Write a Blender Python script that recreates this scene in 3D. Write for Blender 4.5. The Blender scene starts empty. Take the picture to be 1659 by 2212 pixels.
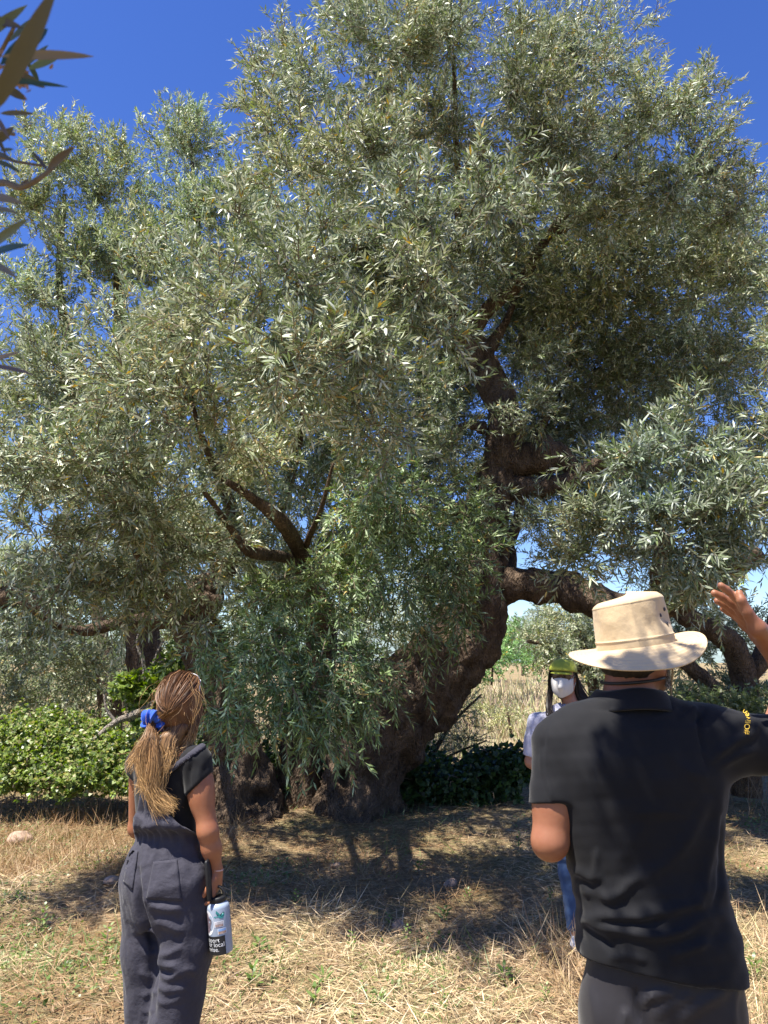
import bpy, math, random
import numpy as np
from mathutils import Vector, Matrix

random.seed(7)
RNG = np.random.default_rng(11)
scene = bpy.context.scene
COL = scene.collection

# ------------------------------------------------------------------ camera
CAM_H = 1.70
PITCH = math.radians(11.2)
FPX = 760.0                      # focal length in pixels of a 768 x 1024 picture
cam_data = bpy.data.cameras.new("camera")
cam = bpy.data.objects.new("camera", cam_data)
COL.objects.link(cam)
cam.location = (0, 0, CAM_H)
cam.rotation_euler = (math.radians(90) + PITCH, 0, 0)
cam_data.sensor_fit = 'VERTICAL'
cam_data.sensor_height = 36.0
cam_data.lens = FPX / 1024.0 * 36.0
cam_data.clip_start = 0.02
cam_data.clip_end = 6000
cam_data.dof.use_dof = True
cam_data.dof.focus_distance = 5.0
cam_data.dof.aperture_fstop = 12.0
scene.camera = cam

# ------------------------------------------------------------------ light
SUN_EL = math.radians(66)
SUN_AZ = math.radians(234)       # compass bearing of the sun, camera looks to +Y (0 deg): behind, to the left
world = bpy.data.worlds.new("World")
scene.world = world
world.use_nodes = True
wn = world.node_tree.nodes
wn.clear()
w_out = wn.new('ShaderNodeOutputWorld')
w_bg = wn.new('ShaderNodeBackground')
w_sky = wn.new('ShaderNodeTexSky')
w_sky.sky_type = 'NISHITA'
w_sky.sun_disc = False
w_sky.sun_elevation = SUN_EL
w_sky.sun_rotation = SUN_AZ
w_sky.altitude = 300
w_sky.air_density = 1.0
w_sky.dust_density = 0.15
w_sky.ozone_density = 4.5
w_bg.inputs['Strength'].default_value = 0.081
w_sat = wn.new('ShaderNodeHueSaturation')
w_sat.inputs['Saturation'].default_value = 1.22
w_sat.inputs['Hue'].default_value = 0.519
world.node_tree.links.new(w_sky.outputs[0], w_sat.inputs['Color'])
world.node_tree.links.new(w_sat.outputs[0], w_bg.inputs['Color'])
world.node_tree.links.new(w_bg.outputs[0], w_out.inputs['Surface'])

sun_data = bpy.data.lights.new("sun", 'SUN')
sun_data.energy = 4.6
sun_data.angle = math.radians(0.53)
sun_data.color = (1.0, 0.95, 0.86)
sun = bpy.data.objects.new("sun", sun_data)
COL.objects.link(sun)
SUN_DIR = Vector((math.sin(SUN_AZ) * math.cos(SUN_EL), math.cos(SUN_AZ) * math.cos(SUN_EL), math.sin(SUN_EL)))
sun.rotation_euler = SUN_DIR.to_track_quat('Z', 'Y').to_euler()
sun.location = (-4, -4, 12)

vs = scene.view_settings
vs.view_transform = 'Standard'
vs.look = 'None'
vs.gamma = 1.0
vs.use_curve_mapping = False
vs.exposure = 1.42
scene.render.engine = 'CYCLES'
scene.cycles.max_bounces = 6
scene.cycles.diffuse_bounces = 2
scene.cycles.glossy_bounces = 2
scene.cycles.transmission_bounces = 3
scene.cycles.transparent_max_bounces = 4
scene.cycles.use_adaptive_sampling = True

# ------------------------------------------------------------------ helpers
CT, ST = math.cos(PITCH), math.sin(PITCH)
DS = 768.0 / 1659.0              # sketch units of my measurements -> picture pixels


def at(dx, dy, Y):
    """Point of the place at distance Y, measured along a sight line of the survey sketch."""
    xc = (dx * DS - 384.0) / FPX
    yc = -(dy * DS - 512.0) / FPX
    s = Y / (CT - yc * ST)
    return np.array((xc * s, Y, CAM_H + s * (ST + yc * CT)))


def proj(P):
    """World points -> survey sketch units."""
    P = np.asarray(P, float)
    y = P[:, 1]
    z = P[:, 2] - CAM_H
    d = y * CT + z * ST
    u = -y * ST + z * CT
    return np.stack([(P[:, 0] / d * FPX + 384) / DS, (512 - u / d * FPX) / DS], 1)


def mm(Y, dy=1500):
    """metres per sketch unit at distance Y"""
    a = at(800, dy, Y)
    b = at(801, dy, Y)
    return abs(b[0] - a[0])


def make_mesh(name, V, faces, tint=None, smooth=False):
    """faces: list of int arrays (n,3) / (n,4)"""
    me = bpy.data.meshes.new(name)
    V = np.ascontiguousarray(V, dtype=np.float32)
    if not isinstance(faces, (list, tuple)):
        faces = [faces]
    faces = [np.asarray(f, dtype=np.int32) for f in faces if len(f)]
    loops = np.concatenate([f.ravel() for f in faces])
    tot = np.concatenate([np.full(len(f), f.shape[1], np.int32) for f in faces])
    start = np.concatenate([[0], np.cumsum(tot)[:-1]]).astype(np.int32)
    me.vertices.add(len(V))
    me.vertices.foreach_set("co", V.ravel())
    me.loops.add(len(loops))
    me.loops.foreach_set("vertex_index", loops)
    me.polygons.add(len(tot))
    me.polygons.foreach_set("loop_start", start)
    if smooth:
        me.polygons.foreach_set("use_smooth", np.ones(len(tot), bool))
    me.update(calc_edges=True)
    if tint is not None:
        ca = me.color_attributes.new("tint", 'FLOAT_COLOR', 'POINT')
        c = np.ones((len(V), 4), np.float32)
        c[:, :3] = tint
        ca.data.foreach_set("color", c.ravel())
    return me


def link(name, me, mat=None, parent=None, loc=None):
    o = bpy.data.objects.new(name, me)
    COL.objects.link(o)
    if mat is not None and me is not None and len(me.materials) == 0:
        me.materials.append(mat)
    if parent is not None:
        o.parent = parent
    if loc is not None:
        o.location = loc
    return o


def thing(name, label, cat, loc=(0, 0, 0), group=None):
    o = bpy.data.objects.new(name, None)
    COL.objects.link(o)
    o.location = loc
    o.empty_display_size = 0.1
    o["label"] = label
    o["category"] = cat
    if group:
        o["group"] = group
    return o


def tag(o, label, cat, group=None):
    o["label"] = label
    o["category"] = cat
    if group:
        o["group"] = group
    return o


def part(name, V, faces, mat, parent=None, tint=None, smooth=True):
    """mesh given in world coordinates, made local to its parent's (unrotated) origin"""
    V = np.asarray(V, float)
    if parent is not None:
        q = parent
        off = np.zeros(3)
        while q is not None:
            off += np.array(q.location)
            q = q.parent
        V = V - off
    return link(name, make_mesh(name, V, faces, tint, smooth), mat, parent)


def unit(v):
    v = np.asarray(v, float)
    n = np.linalg.norm(v, axis=-1, keepdims=True)
    return v / np.maximum(n, 1e-9)


def catmull(P, n):
    """smooth curve through P (k,d), n samples per span"""
    P = np.asarray(P, float)
    Q = np.vstack([2 * P[0] - P[1], P, 2 * P[-1] - P[-2]])
    out = []
    for i in range(len(P) - 1):
        p0, p1, p2, p3 = Q[i:i + 4]
        t = np.linspace(0, 1, n, endpoint=False)[:, None]
        out.append(0.5 * ((2 * p1) + (-p0 + p2) * t + (2 * p0 - 5 * p1 + 4 * p2 - p3) * t ** 2 + (-p0 + 3 * p1 - 3 * p2 + p3) * t ** 3))
    out.append(P[-1:])
    return np.vstack(out)


def frames(C):
    T = np.gradient(C, axis=0)
    T = unit(T)
    N = np.zeros_like(C)
    ref = np.array((0.0, 1.0, 0.0)) if abs(T[0][1]) < 0.9 else np.array((1.0, 0, 0))
    n = unit(np.cross(T[0], ref))
    for i in range(len(C)):
        n = n - T[i] * n.dot(T[i])
        n = unit(n)
        N[i] = n
    return T, N, np.cross(T, N)


def tube(C, R, seg=8, rough=None, cap=True):
    """tube along curve C (n,3) with radii R; rough(points, angle, along) -> radius factor"""
    C = np.asarray(C, float)
    n = len(C)
    R = np.broadcast_to(np.asarray(R, float), (n,))
    T, N, B = frames(C)
    a = np.linspace(0, 2 * np.pi, seg, endpoint=False)
    D = N[:, None, :] * np.cos(a)[None, :, None] + B[:, None, :] * np.sin(a)[None, :, None]
    rad = np.repeat(R[:, None], seg, 1)
    if rough is not None:
        rad = rad * rough(C[:, None, :] + D * rad[..., None], a[None, :], np.arange(n)[:, None] / n)
    V = (C[:, None, :] + D * rad[..., None]).reshape(-1, 3)
    i = np.arange(n - 1)[:, None] * seg
    j = np.arange(seg)[None, :]
    j2 = (j + 1) % seg
    F = np.stack([i + j, i + j2, i + seg + j2, i + seg + j], -1).reshape(-1, 4)
    faces = [F]
    if cap:
        V = np.vstack([V, C[0], C[-1]])
        j = np.arange(seg)
        k0, k1 = n * seg, n * seg + 1
        faces.append(np.stack([np.full(seg, k0), (j + 1) % seg, j], 1))
        b = (n - 1) * seg
        faces.append(np.stack([np.full(seg, k1), b + j, b + (j + 1) % seg], 1))
    return V, faces


class Bag:
    """collects several pieces into one mesh"""
    def __init__(self):
        self.V, self.F, self.T, self.n = [], {}, [], 0

    def add(self, V, faces, tint=None):
        if not isinstance(faces, (list, tuple)):
            faces = [faces]
        for f in faces:
            f = np.asarray(f)
            if len(f):
                self.F.setdefault(f.shape[1], []).append(f + self.n)
        self.V.append(np.asarray(V, np.float32))
        if tint is not None:
            t = np.asarray(tint, np.float32)
            if t.ndim == 1:
                t = np.tile(t, (len(V), 1))
            self.T.append(t)
        self.n += len(V)

    def get(self):
        return (np.vstack(self.V), [np.vstack(v) for v in self.F.values()], np.vstack(self.T) if self.T else None)

    def part(self, name, mat, parent=None, smooth=False):
        V, F, T = self.get()
        return part(name, V, F, mat, parent, T, smooth)


# smooth pseudo noise made of sines, vectorised
_NK = np.random.default_rng(3).normal(size=(24, 3))
_NP = np.random.default_rng(4).uniform(0, 6.28, 24)


def noise(P, f=1.0, o=0, n=8):
    P = np.asarray(P, float)
    s = 0
    for i in range(o, o + n):
        k = _NK[i % 24] * f
        s = s + np.sin(P @ k + _NP[i % 24])
    return s / math.sqrt(n * 0.5) * 0.6


# ------------------------------------------------------------------ materials
def new_mat(name):
    m = bpy.data.materials.new(name)
    m.use_nodes = True
    nt = m.node_tree
    return m, nt, nt.nodes, nt.links, nt.nodes['Principled BSDF']


def setp(b, **k):
    names = {'rough': 'Roughness', 'spec': 'Specular IOR Level', 'sheen': 'Sheen Weight', 'sss': 'Subsurface Weight', 'metal': 'Metallic', 'coat': 'Coat Weight', 'sheenr': 'Sheen Roughness'}
    for a, v in k.items():
        b.inputs[names[a]].default_value = v


def ramp(nodes, links, src, stops):
    r = nodes.new('ShaderNodeValToRGB')
    el = r.color_ramp.elements
    while len(el) < len(stops):
        el.new(0.5)
    for e, (p, c) in zip(el, stops):
        e.position = p
        e.color = (*c, 1)
    links.new(src, r.inputs[0])
    return r.outputs[0]


def tex_noise(nodes, links, scale, detail=4, rough=0.6, vec=None):
    t = nodes.new('ShaderNodeTexNoise')
    t.inputs['Scale'].default_value = scale
    t.inputs['Detail'].default_value = detail
    t.inputs['Roughness'].default_value = rough
    if vec is not None:
        links.new(vec, t.inputs['Vector'])
    return t.outputs['Fac']


def bump(nodes, links, h, strength, dist, b, chain=None):
    n = nodes.new('ShaderNodeBump')
    n.inputs['Strength'].default_value = strength
    n.inputs['Distance'].default_value = dist
    links.new(h, n.inputs['Height'])
    if chain is not None:
        links.new(chain, n.inputs['Normal'])
    links.new(n.outputs[0], b.inputs['Normal'])
    return n.outputs[0]


def obj_coords(nodes):
    return nodes.new('ShaderNodeTexCoord').outputs['Object']


def leaf_mat(name, rough=0.42, trans=0.25, spec=0.5, gain=1.0):
    m, nt, nodes, links, b = new_mat(name)
    a = nodes.new('ShaderNodeVertexColor')
    a.layer_name = "tint"
    links.new(a.outputs[0], b.inputs['Base Color'])
    setp(b, rough=rough, spec=spec)
    if trans > 0:
        tr = nodes.new('ShaderNodeBsdfTranslucent')
        hs = nodes.new('ShaderNodeHueSaturation')
        hs.inputs['Saturation'].default_value = 1.25
        hs.inputs['Value'].default_value = 1.5
        links.new(a.outputs[0], hs.inputs['Color'])
        links.new(hs.outputs[0], tr.inputs['Color'])
        mx = nodes.new('ShaderNodeMixShader')
        mx.inputs[0].default_value = trans
        links.new(b.outputs[0], mx.inputs[1])
        links.new(tr.outputs[0], mx.inputs[2])
        links.new(mx.outputs[0], nodes['Material Output'].inputs['Surface'])
    return m


def plain_mat(name, col, rough=0.6, spec=0.4, var=0.12, scale=40, metal=0.0):
    m, nt, nodes, links, b = new_mat(name)
    f = tex_noise(nodes, links, scale, 3, 0.6, obj_coords(nodes))
    c = np.array(col)
    links.new(ramp(nodes, links, f, [(0.3, tuple(c * (1 - var))), (0.7, tuple(np.minimum(c * (1 + var), 1)))]), b.inputs['Base Color'])
    setp(b, rough=rough, spec=spec, metal=metal)
    return m


def cloth_mat(name, col, rough=0.85, sheen=0.2, var=0.12, weave=900, bstr=0.25, wr=14, wrs=0.0):
    m, nt, nodes, links, b = new_mat(name)
    v = obj_coords(nodes)
    f = tex_noise(nodes, links, 9, 5, 0.65, v)
    c = np.array(col)
    links.new(ramp(nodes, links, f, [(0.3, tuple(c * (1 - var))), (0.7, tuple(np.minimum(c * (1 + var), 1)))]), b.inputs['Base Color'])
    setp(b, rough=rough, spec=0.25, sheen=sheen, sheenr=0.4)
    g = tex_noise(nodes, links, weave, 2, 0.5, v)
    ch = bump(nodes, links, g, bstr, 0.0012, b)
    if wrs > 0:
        g2 = tex_noise(nodes, links, wr, 4, 0.5, v)
        bump(nodes, links, g2, wrs, 0.02, b, ch)
    return m


def skin_mat(name, col, var=0.17):
    m, nt, nodes, links, b = new_mat(name)
    v = obj_coords(nodes)
    f = tex_noise(nodes, links, 14, 5, 0.6, v)
    c = np.array(col)
    red = c * np.array((1.02, 0.86, 0.80))
    links.new(ramp(nodes, links, f, [(0.3, tuple(red * (1 - var))), (0.72, tuple(c * (1 + var * 0.6)))]), b.inputs['Base Color'])
    setp(b, rough=0.5, spec=0.4, sss=0.12)
    b.inputs['Subsurface Radius'].default_value = (0.012, 0.005, 0.003)
    b.inputs['Subsurface Scale'].default_value = 0.5
    g = tex_noise(nodes, links, 420, 3, 0.6, v)
    bump(nodes, links, g, 0.18, 0.001, b)
    return m


def bark_mat(name, dark, light, scale=6.0):
    m, nt, nodes, links, b = new_mat(name)
    v = obj_coords(nodes)
    mp = nodes.new('ShaderNodeMapping')
    mp.inputs['Scale'].default_value = (1, 1, 0.45)
    links.new(v, mp.inputs['Vector'])
    f = tex_noise(nodes, links, scale, 7, 0.68, mp.outputs[0])
    links.new(ramp(nodes, links, f, [(0.28, dark), (0.5, tuple((np.array(dark) + np.array(light)) / 2)), (0.72, light)]), b.inputs['Base Color'])
    setp(b, rough=0.9, spec=0.2)
    g = tex_noise(nodes, links, scale * 5, 6, 0.7, mp.outputs[0])
    ch = bump(nodes, links, g, 1.0, 0.07, b)
    vo = nodes.new('ShaderNodeTexVoronoi')
    vo.inputs['Scale'].default_value = scale * 9
    links.new(mp.outputs[0], vo.inputs['Vector'])
    bump(nodes, links, vo.outputs['Distance'], 0.9, 0.05, b, ch)
    return m


M_LEAF = leaf_mat("olive_leaf", 0.47, 0.16, 0.45)
M_LEAF_BACK = leaf_mat("olive_leaf_far", 0.45, 0.25, 0.4)
M_BROAD = leaf_mat("broad_leaf", 0.40, 0.35, 0.5)
M_STRAW = leaf_mat("dry_straw", 0.6, 0.15, 0.3)
M_HAIR = leaf_mat("hair", 0.50, 0.10, 0.35)
M_TWIG = plain_mat("twig", (0.16, 0.125, 0.09), 0.85, 0.2, 0.3, 30)
M_BARK = bark_mat("olive_bark", (0.045, 0.030, 0.021), (0.27, 0.190, 0.130))
M_BARK_PALE = bark_mat("pale_dead_wood", (0.30, 0.25, 0.20), (0.55, 0.49, 0.42), 9)

# ================================================================== ground and hills
def gh(x, y):
    x = np.asarray(x, float)
    y = np.asarray(y, float)
    near = np.exp(-((y - 6) / 14.0) ** 2)
    h = 0.025 * np.sin(1.3 * x + 0.7 * y) + 0.02 * np.sin(2.9 * x - 1.7 * y + 1) + 0.012 * np.sin(6.1 * x + 4.3 * y) + 0.01 * np.sin(9 * y - 5 * x)
    far = np.clip((y - 16) / 60.0, 0, 1) ** 1.5 * 1.2
    return h * near + far


def graded(lim, fine, step, grow):
    out = [0.0]
    s = step
    while out[-1] < lim:
        if out[-1] > fine:
            s *= grow
        out.append(out[-1] + s)
    return np.array(out)


gx = graded(2500, 7, 0.17, 1.3)
gx = np.concatenate([-gx[:0:-1], gx])
gy = graded(3000, 13, 0.17, 1.3)
gy = np.concatenate([-graded(400, 1, 0.5, 1.6)[:0:-1], gy])
GX, GY = np.meshgrid(gx, gy, indexing='ij')
GV = np.stack([GX, GY, gh(GX, GY)], -1).reshape(-1, 3)
ny_ = len(gy)
ii, jj = np.meshgrid(np.arange(len(gx) - 1), np.arange(ny_ - 1), indexing='ij')
GF = np.stack([ii * ny_ + jj, (ii + 1) * ny_ + jj, (ii + 1) * ny_ + jj + 1, ii * ny_ + jj + 1], -1).reshape(-1, 4)


def ground_mat():
    m, nt, nodes, links, b = new_mat("dry_soil")
    v = obj_coords(nodes)
    f1 = tex_noise(nodes, links, 0.8, 6, 0.65, v)
    f2 = tex_noise(nodes, links, 22, 6, 0.7, v)
    c1 = ramp(nodes, links, f2, [(0.3, (0.13, 0.085, 0.05)), (0.5, (0.27, 0.19, 0.11)), (0.7, (0.46, 0.35, 0.21))])
    c2 = ramp(nodes, links, f2, [(0.3, (0.09, 0.075, 0.035)), (0.5, (0.22, 0.18, 0.085)), (0.7, (0.40, 0.33, 0.18))])
    mx = nodes.new('ShaderNodeMix')
    mx.data_type = 'RGBA'
    r = nodes.new('ShaderNodeMapRange')
    r.inputs['From Min'].default_value = 0.42
    r.inputs['From Max'].default_value = 0.6
    links.new(f1, r.inputs['Value'])
    links.new(r.outputs[0], mx.inputs['Factor'])
    links.new(c1, mx.inputs['A'])
    links.new(c2, mx.inputs['B'])
    links.new(mx.outputs['Result'], b.inputs['Base Color'])
    setp(b, rough=0.95, spec=0.15)
    bump(nodes, links, f2, 1.0, 0.05, b)
    return m


ground = part("ground", GV, GF, ground_mat(), smooth=True)
ground["kind"] = "structure"

# far hills
hx = np.linspace(-1800, 1800, 140)
hr = np.linspace(0, 1, 14)
HX, HR = np.meshgrid(hx, hr, indexing='ij')
ridge = 62 + 22 * np.sin(HX / 210.0 + 0.6) + 12 * np.sin(HX / 77.0 + 2) + 6 * np.sin(HX / 31.0)
HZ = ridge * np.sin(HR * np.pi) ** 1.2 + 1.5 * np.sin(HX / 9 + HR * 30)
HV = np.stack([HX, 820 + HR * 700 + 0 * HX, HZ - 3], -1).reshape(-1, 3)
ii, jj = np.meshgrid(np.arange(139), np.arange(13), indexing='ij')
HF = np.stack([ii * 14 + jj, (ii + 1) * 14 + jj, (ii + 1) * 14 + jj + 1, ii * 14 + jj + 1], -1).reshape(-1, 4)
hills = part("hills", HV, HF, plain_mat("hill_scrub", (0.16, 0.20, 0.19), 0.95, 0.1, 0.3, 0.03))
hills["kind"] = "structure"


# ================================================================== leaves
def leaf_verts(base, d, nrm, L, W, bend, hi):
    n = len(base)
    d = unit(d)
    side = unit(np.cross(nrm, d))
    up = np.cross(d, side)
    L = np.broadcast_to(L, (n,))[:, None]
    W = np.broadcast_to(W, (n,))[:, None]
    bend = np.broadcast_to(bend, (n,))[:, None]

    def pt(t, w, lift):
        return base + d * (L * t) + side * (W * 0.5 * w) + up * (W * lift - bend * L * t * t)
    if hi:
        V = np.stack([pt(0, 0, 0), pt(.32, -.92, .14), pt(.32, .92, .14), pt(.70, -.74, .10), pt(.70, .74, .10), pt(1, 0, 0)], 1)
        k = np.arange(n)[:, None] * 6
        F = [k + np.array([[0, 2, 1]]), k + np.array([[3, 4, 5]])]
        Q = k + np.array([[1, 2, 4, 3]])
        return V.reshape(-1, 3), [np.vstack(F), Q], 6
    V = np.stack([pt(0, 0, 0), pt(.42, .95, .1), pt(1, 0, 0), pt(.42, -.95, .1)], 1)
    Q = np.arange(n)[:, None] * 4 + np.array([[0, 1, 2, 3]])
    return V.reshape(-1, 3), [Q], 4


OLIVE = np.array([(0.145, 0.185, 0.09), (0.24, 0.28, 0.16), (0.345, 0.375, 0.255), (0.50, 0.525, 0.41), (0.20, 0.255, 0.085)])


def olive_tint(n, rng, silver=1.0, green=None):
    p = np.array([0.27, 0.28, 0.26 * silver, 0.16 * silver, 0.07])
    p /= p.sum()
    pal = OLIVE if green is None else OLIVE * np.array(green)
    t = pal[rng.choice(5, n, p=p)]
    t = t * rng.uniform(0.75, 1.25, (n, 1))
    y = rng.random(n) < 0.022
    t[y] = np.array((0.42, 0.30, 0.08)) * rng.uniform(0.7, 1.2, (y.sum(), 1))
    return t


def sprigs(P, D, S, K, L, W, rng, hi=True, silver=1.0, green=None, alpha=(25, 65), droop=0.25, leafup=0.55):
    """leafy twigs: base points P, directions D, lengths S; K leaves each.  Returns leaves + twig pieces"""
    n = len(P)
    D = unit(D)
    a = unit(np.cross(D, unit(rng.normal(size=(n, 3)))))
    b = np.cross(D, a)
    i = np.arange(K)
    t = 0.08 + 0.92 * (i // 2 + 0.5 * rng.random(K)) / (K / 2)
    ph = (i // 2) * (np.pi / 2) + (i % 2) * np.pi
    PH = ph[None] + rng.normal(0, 0.4, (n, K))
    al = np.radians(alpha[1] + (alpha[0] - alpha[1]) * t)[None] + rng.normal(0, 0.22, (n, K))
    S = np.broadcast_to(S, (n,))
    base = P[:, None] + D[:, None] * (S[:, None] * t[None])[..., None]
    base[..., 2] -= droop * (S[:, None] * t[None] ** 2)
    perp = a[:, None] * np.cos(PH)[..., None] + b[:, None] * np.sin(PH)[..., None]
    ld = D[:, None] * np.cos(al)[..., None] + perp * np.sin(al)[..., None]
    ld[..., 2] -= droop * 0.6
    ld = unit(ld)
    up = np.zeros((n, K, 3))
    up[..., 2] = leafup
    nr = perp * -0.3 + D[:, None] * 0.4 + up + rng.normal(0, 0.45, (n, K, 3))
    m = n * K
    base = base.reshape(m, 3)
    ld = ld.reshape(m, 3)
    nr = nr.reshape(m, 3)
    keep = rng.random(m) > 0.06
    base, ld, nr = base[keep], ld[keep], nr[keep]
    m = len(base)
    Ls = L * rng.uniform(0.65, 1.2, m)
    Ws = W * rng.uniform(0.75, 1.25, m)
    bend = rng.normal(0.10, 0.14, m)
    V, F, k = leaf_verts(base, ld, nr, Ls, Ws, bend, hi)
    tint = np.repeat(olive_tint(m, rng, silver, green), k, 0)
    # twig: flat sliver, in two spans where it is near
    mid = P + D * (S * 0.5)[:, None]
    mid[:, 2] -= droop * S * 0.25
    end = P + D * S[:, None]
    end[:, 2] -= droop * S
    r0 = 0.0022 if hi else 0.004
    sd = unit(np.cross(D, np.array((0.2, -1.0, 0.1)) + rng.normal(0, 0.4, (n, 3))))
    TV = np.stack([P - sd * r0, P + sd * r0, mid - sd * r0 * .8, mid + sd * r0 * .8, end], 1).reshape(-1, 3)
    kk = np.arange(n)[:, None] * 5
    TQ = kk + np.array([[0, 1, 3, 2]])
    TF = kk + np.array([[2, 3, 4]])
    return (V, F, tint), (TV, [TQ, TF]), (base, ld, nr, Ls, Ws)


def blob_points(c, r, n, rng, shell=0.45):
    """points in an ellipsoid, denser towards its skin; returns points and outward directions"""
    u = unit(rng.normal(size=(n, 3)))
    rad = rng.random(n) ** shell
    rad = np.where(rng.random(n) < 0.16, rad * rng.uniform(1.05, 1.38, n), rad)
    lump = 1 + 0.34 * noise(u * 1.0 + np.asarray(c)[None], 2.6, 2) + 0.16 * noise(u + np.asarray(c)[None], 6.0, 9)
    p = np.asarray(c)[None] + u * (rad * lump)[:, None] * np.asarray(r)[None]
    return p, u


DENSITY = 1.38


class Crown:
    def __init__(self, seed):
        self.leaf, self.twig, self.bloom = Bag(), Bag(), Bag()
        self.rng = np.random.default_rng(seed)
        self.pool = []
        self.centres = []

    def blob(self, dx, dy, Y, rx, ry, rd, cover=3.0, L=0.072, W=0.0125, K=22, S=0.26, hi=False, up=0.45, droop=0.25, bloom=0.25, silver=1.0, green=None, shell=0.45, pool=False):
        rng = self.rng
        c = at(dx, dy, Y)
        k = mm(Y, dy)
        r = (rx * k, rd, ry * k)
        leaf_area = L * W * 0.45 * K / (k * k)
        n = max(6, int(math.pi * rx * ry * cover * DENSITY / leaf_area))
        p, u = blob_points(c, r, int(n * (1.22 if Y < 7.4 else 1)), rng, shell)
        fq = 3.6 if Y < 8 else 2.8
        keep = noise(p, fq, 6) + 0.5 * noise(p, fq * 2.3, 13) > rng.normal(-0.45 if Y < 7.4 else -1.6, 0.25, len(p))
        p, u = p[keep], u[keep]
        n = len(p)
        p = p - u * S * 0.4
        d = u * 0.8 + rng.normal(0, 0.55, (n, 3)) + np.array((0, 0, up))
        lf, tw, raw = sprigs(p, d, S * rng.uniform(0.7, 1.3, n), K, L, W, rng, hi, silver, green, droop=droop)
        q = noise(lf[0], 1.6, 3)[:, None]
        lf = (lf[0], lf[1], lf[2] * (1 + 0.16 * q) * (1 + 0.06 * noise(lf[0], 2.3, 15)[:, None] * np.array((1.0, 0.2, -1.2))))
        self.leaf.add(*lf)
        self.twig.add(*tw)
        self.centres.append((c, r))
        if pool:
            self.pool.append(raw)
        if bloom > 0:
            patch = noise(raw[0], 2.2, 5) > 0.25
            sel = np.where((rng.random(len(raw[0])) < bloom) & patch)[0]
            if len(sel):
                q = 2
                bp = np.repeat(raw[0][sel], q, 0) + rng.normal(0, 0.012, (len(sel) * q, 3))
                m = len(bp)
                V, F, kk = leaf_verts(bp, rng.normal(size=(m, 3)), rng.normal(size=(m, 3)), rng.uniform(.013, .028, m) * (L / 0.072), rng.uniform(.008, .014, m) * (L / 0.072), 0.1, False)
                t = np.array((0.54, 0.43, 0.23)) * rng.uniform(0.6, 1.25, (m, 1)) * np.array((1, 1, 1))
                self.bloom.add(V, F, np.repeat(t, kk, 0))
        return c

    def finish(self, parent, mat):
        o = self.leaf.part("crown", mat, parent)
        o["kind"] = "stuff"
        t = self.twig.part("twigs", M_TWIG, parent)
        t["kind"] = "stuff"
        if self.bloom.n:
            b = self.bloom.part("blossom", M_STRAW, parent)
            b["kind"] = "stuff"
        return o


def gnarl(amp=0.16, f=5.0, lobes=0.0, nl=5, fine=0.05):
    def fn(P, a, t):
        sh = P.shape
        q = P.reshape(-1, 3)
        n = 1 + amp * noise(q * np.array((1, 1, 0.6)), f) + fine * noise(q * np.array((1, 1, 0.4)), f * 4.5, 6) + fine * 0.6 * (1 - 2 * np.abs(noise(q * np.array((1, 1, 0.35)), f * 8, 3))) + fine * 0.35 * noise(q * np.array((1, 1, 0.5)), f * 16, 11)
        n = n.reshape(sh[:-1])
        if lobes:
            n = n * (1 + lobes * np.clip(1 - t * 3.2, 0, 1) * np.cos(nl * a + 0.8) + lobes * 0.5 * np.clip(1 - t * 2.2, 0, 1) * np.cos(3 * a + 2))
        return n
    return fn


def limb(pts, samples=8, seg=20, rough=None):
    """pts: (dx, dy, Y, width in sketch units)"""
    C = np.array([at(x, y, Y) for x, y, Y, w in pts])
    R = np.array([0.5 * w * mm(Y, y) for x, y, Y, w in pts])
    CR = catmull(np.hstack([C, R[:, None]]), samples)
    return CR[:, :3], np.maximum(CR[:, 3], 0.002)

# ================================================================== the big old olive tree
tree = thing("olive_tree", "huge old olive tree with leaning gnarled trunk filling the middle of the picture", "olive tree", tuple(at(770, 1735, 9.5)))
tree.location.z = 0.0


def dent(V, spots):
    uv = proj(V)
    for (x, y, rx, ry, depth) in spots:
        mid = np.median(V[np.abs(uv[:, 1] - y) < 40, 1])
        g = (V[:, 1] < mid) * np.exp(-(((uv[:, 0] - x) / rx) ** 2 + ((uv[:, 1] - y) / ry) ** 2) * 1.2)
        V[:, 1] += g * depth
    return V


# leaning trunk
C, R = limb([(772, 1790, 9.5, 260), (772, 1735, 9.5, 205), (790, 1660, 9.5, 165), (845, 1565, 9.45, 172), (915, 1475, 9.4, 172), (985, 1395, 9.35, 160), (1035, 1310, 9.3, 138),
             (1047, 1200, 9.25, 104), (1052, 1100, 9.15, 100), (1082, 1000, 9.05, 90), (1092, 910, 9.0, 74), (1064, 822, 8.95, 68), (1010, 735, 8.9, 72), (980, 692, 8.85, 60)], 12)
V, F = tube(C, R, 72, gnarl(0.12, 4.2, 0.05, 6, 0.075))
V = dent(V, [(742, 1690, 18, 42, 0.30), (800, 1700, 12, 40, 0.12), (905, 1560, 16, 14, 0.12), (880, 1650, 16, 30, 0.10), (955, 1560, 12, 12, .08), (1080, 1000, 10, 10, 0.10), (1012, 1440, 10, 10, .08), (1010, 1350, 16, 10, .10), (1050, 770, 9, 16, 0.08)])
part("trunk", V, F, M_BARK, tree)
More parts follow.
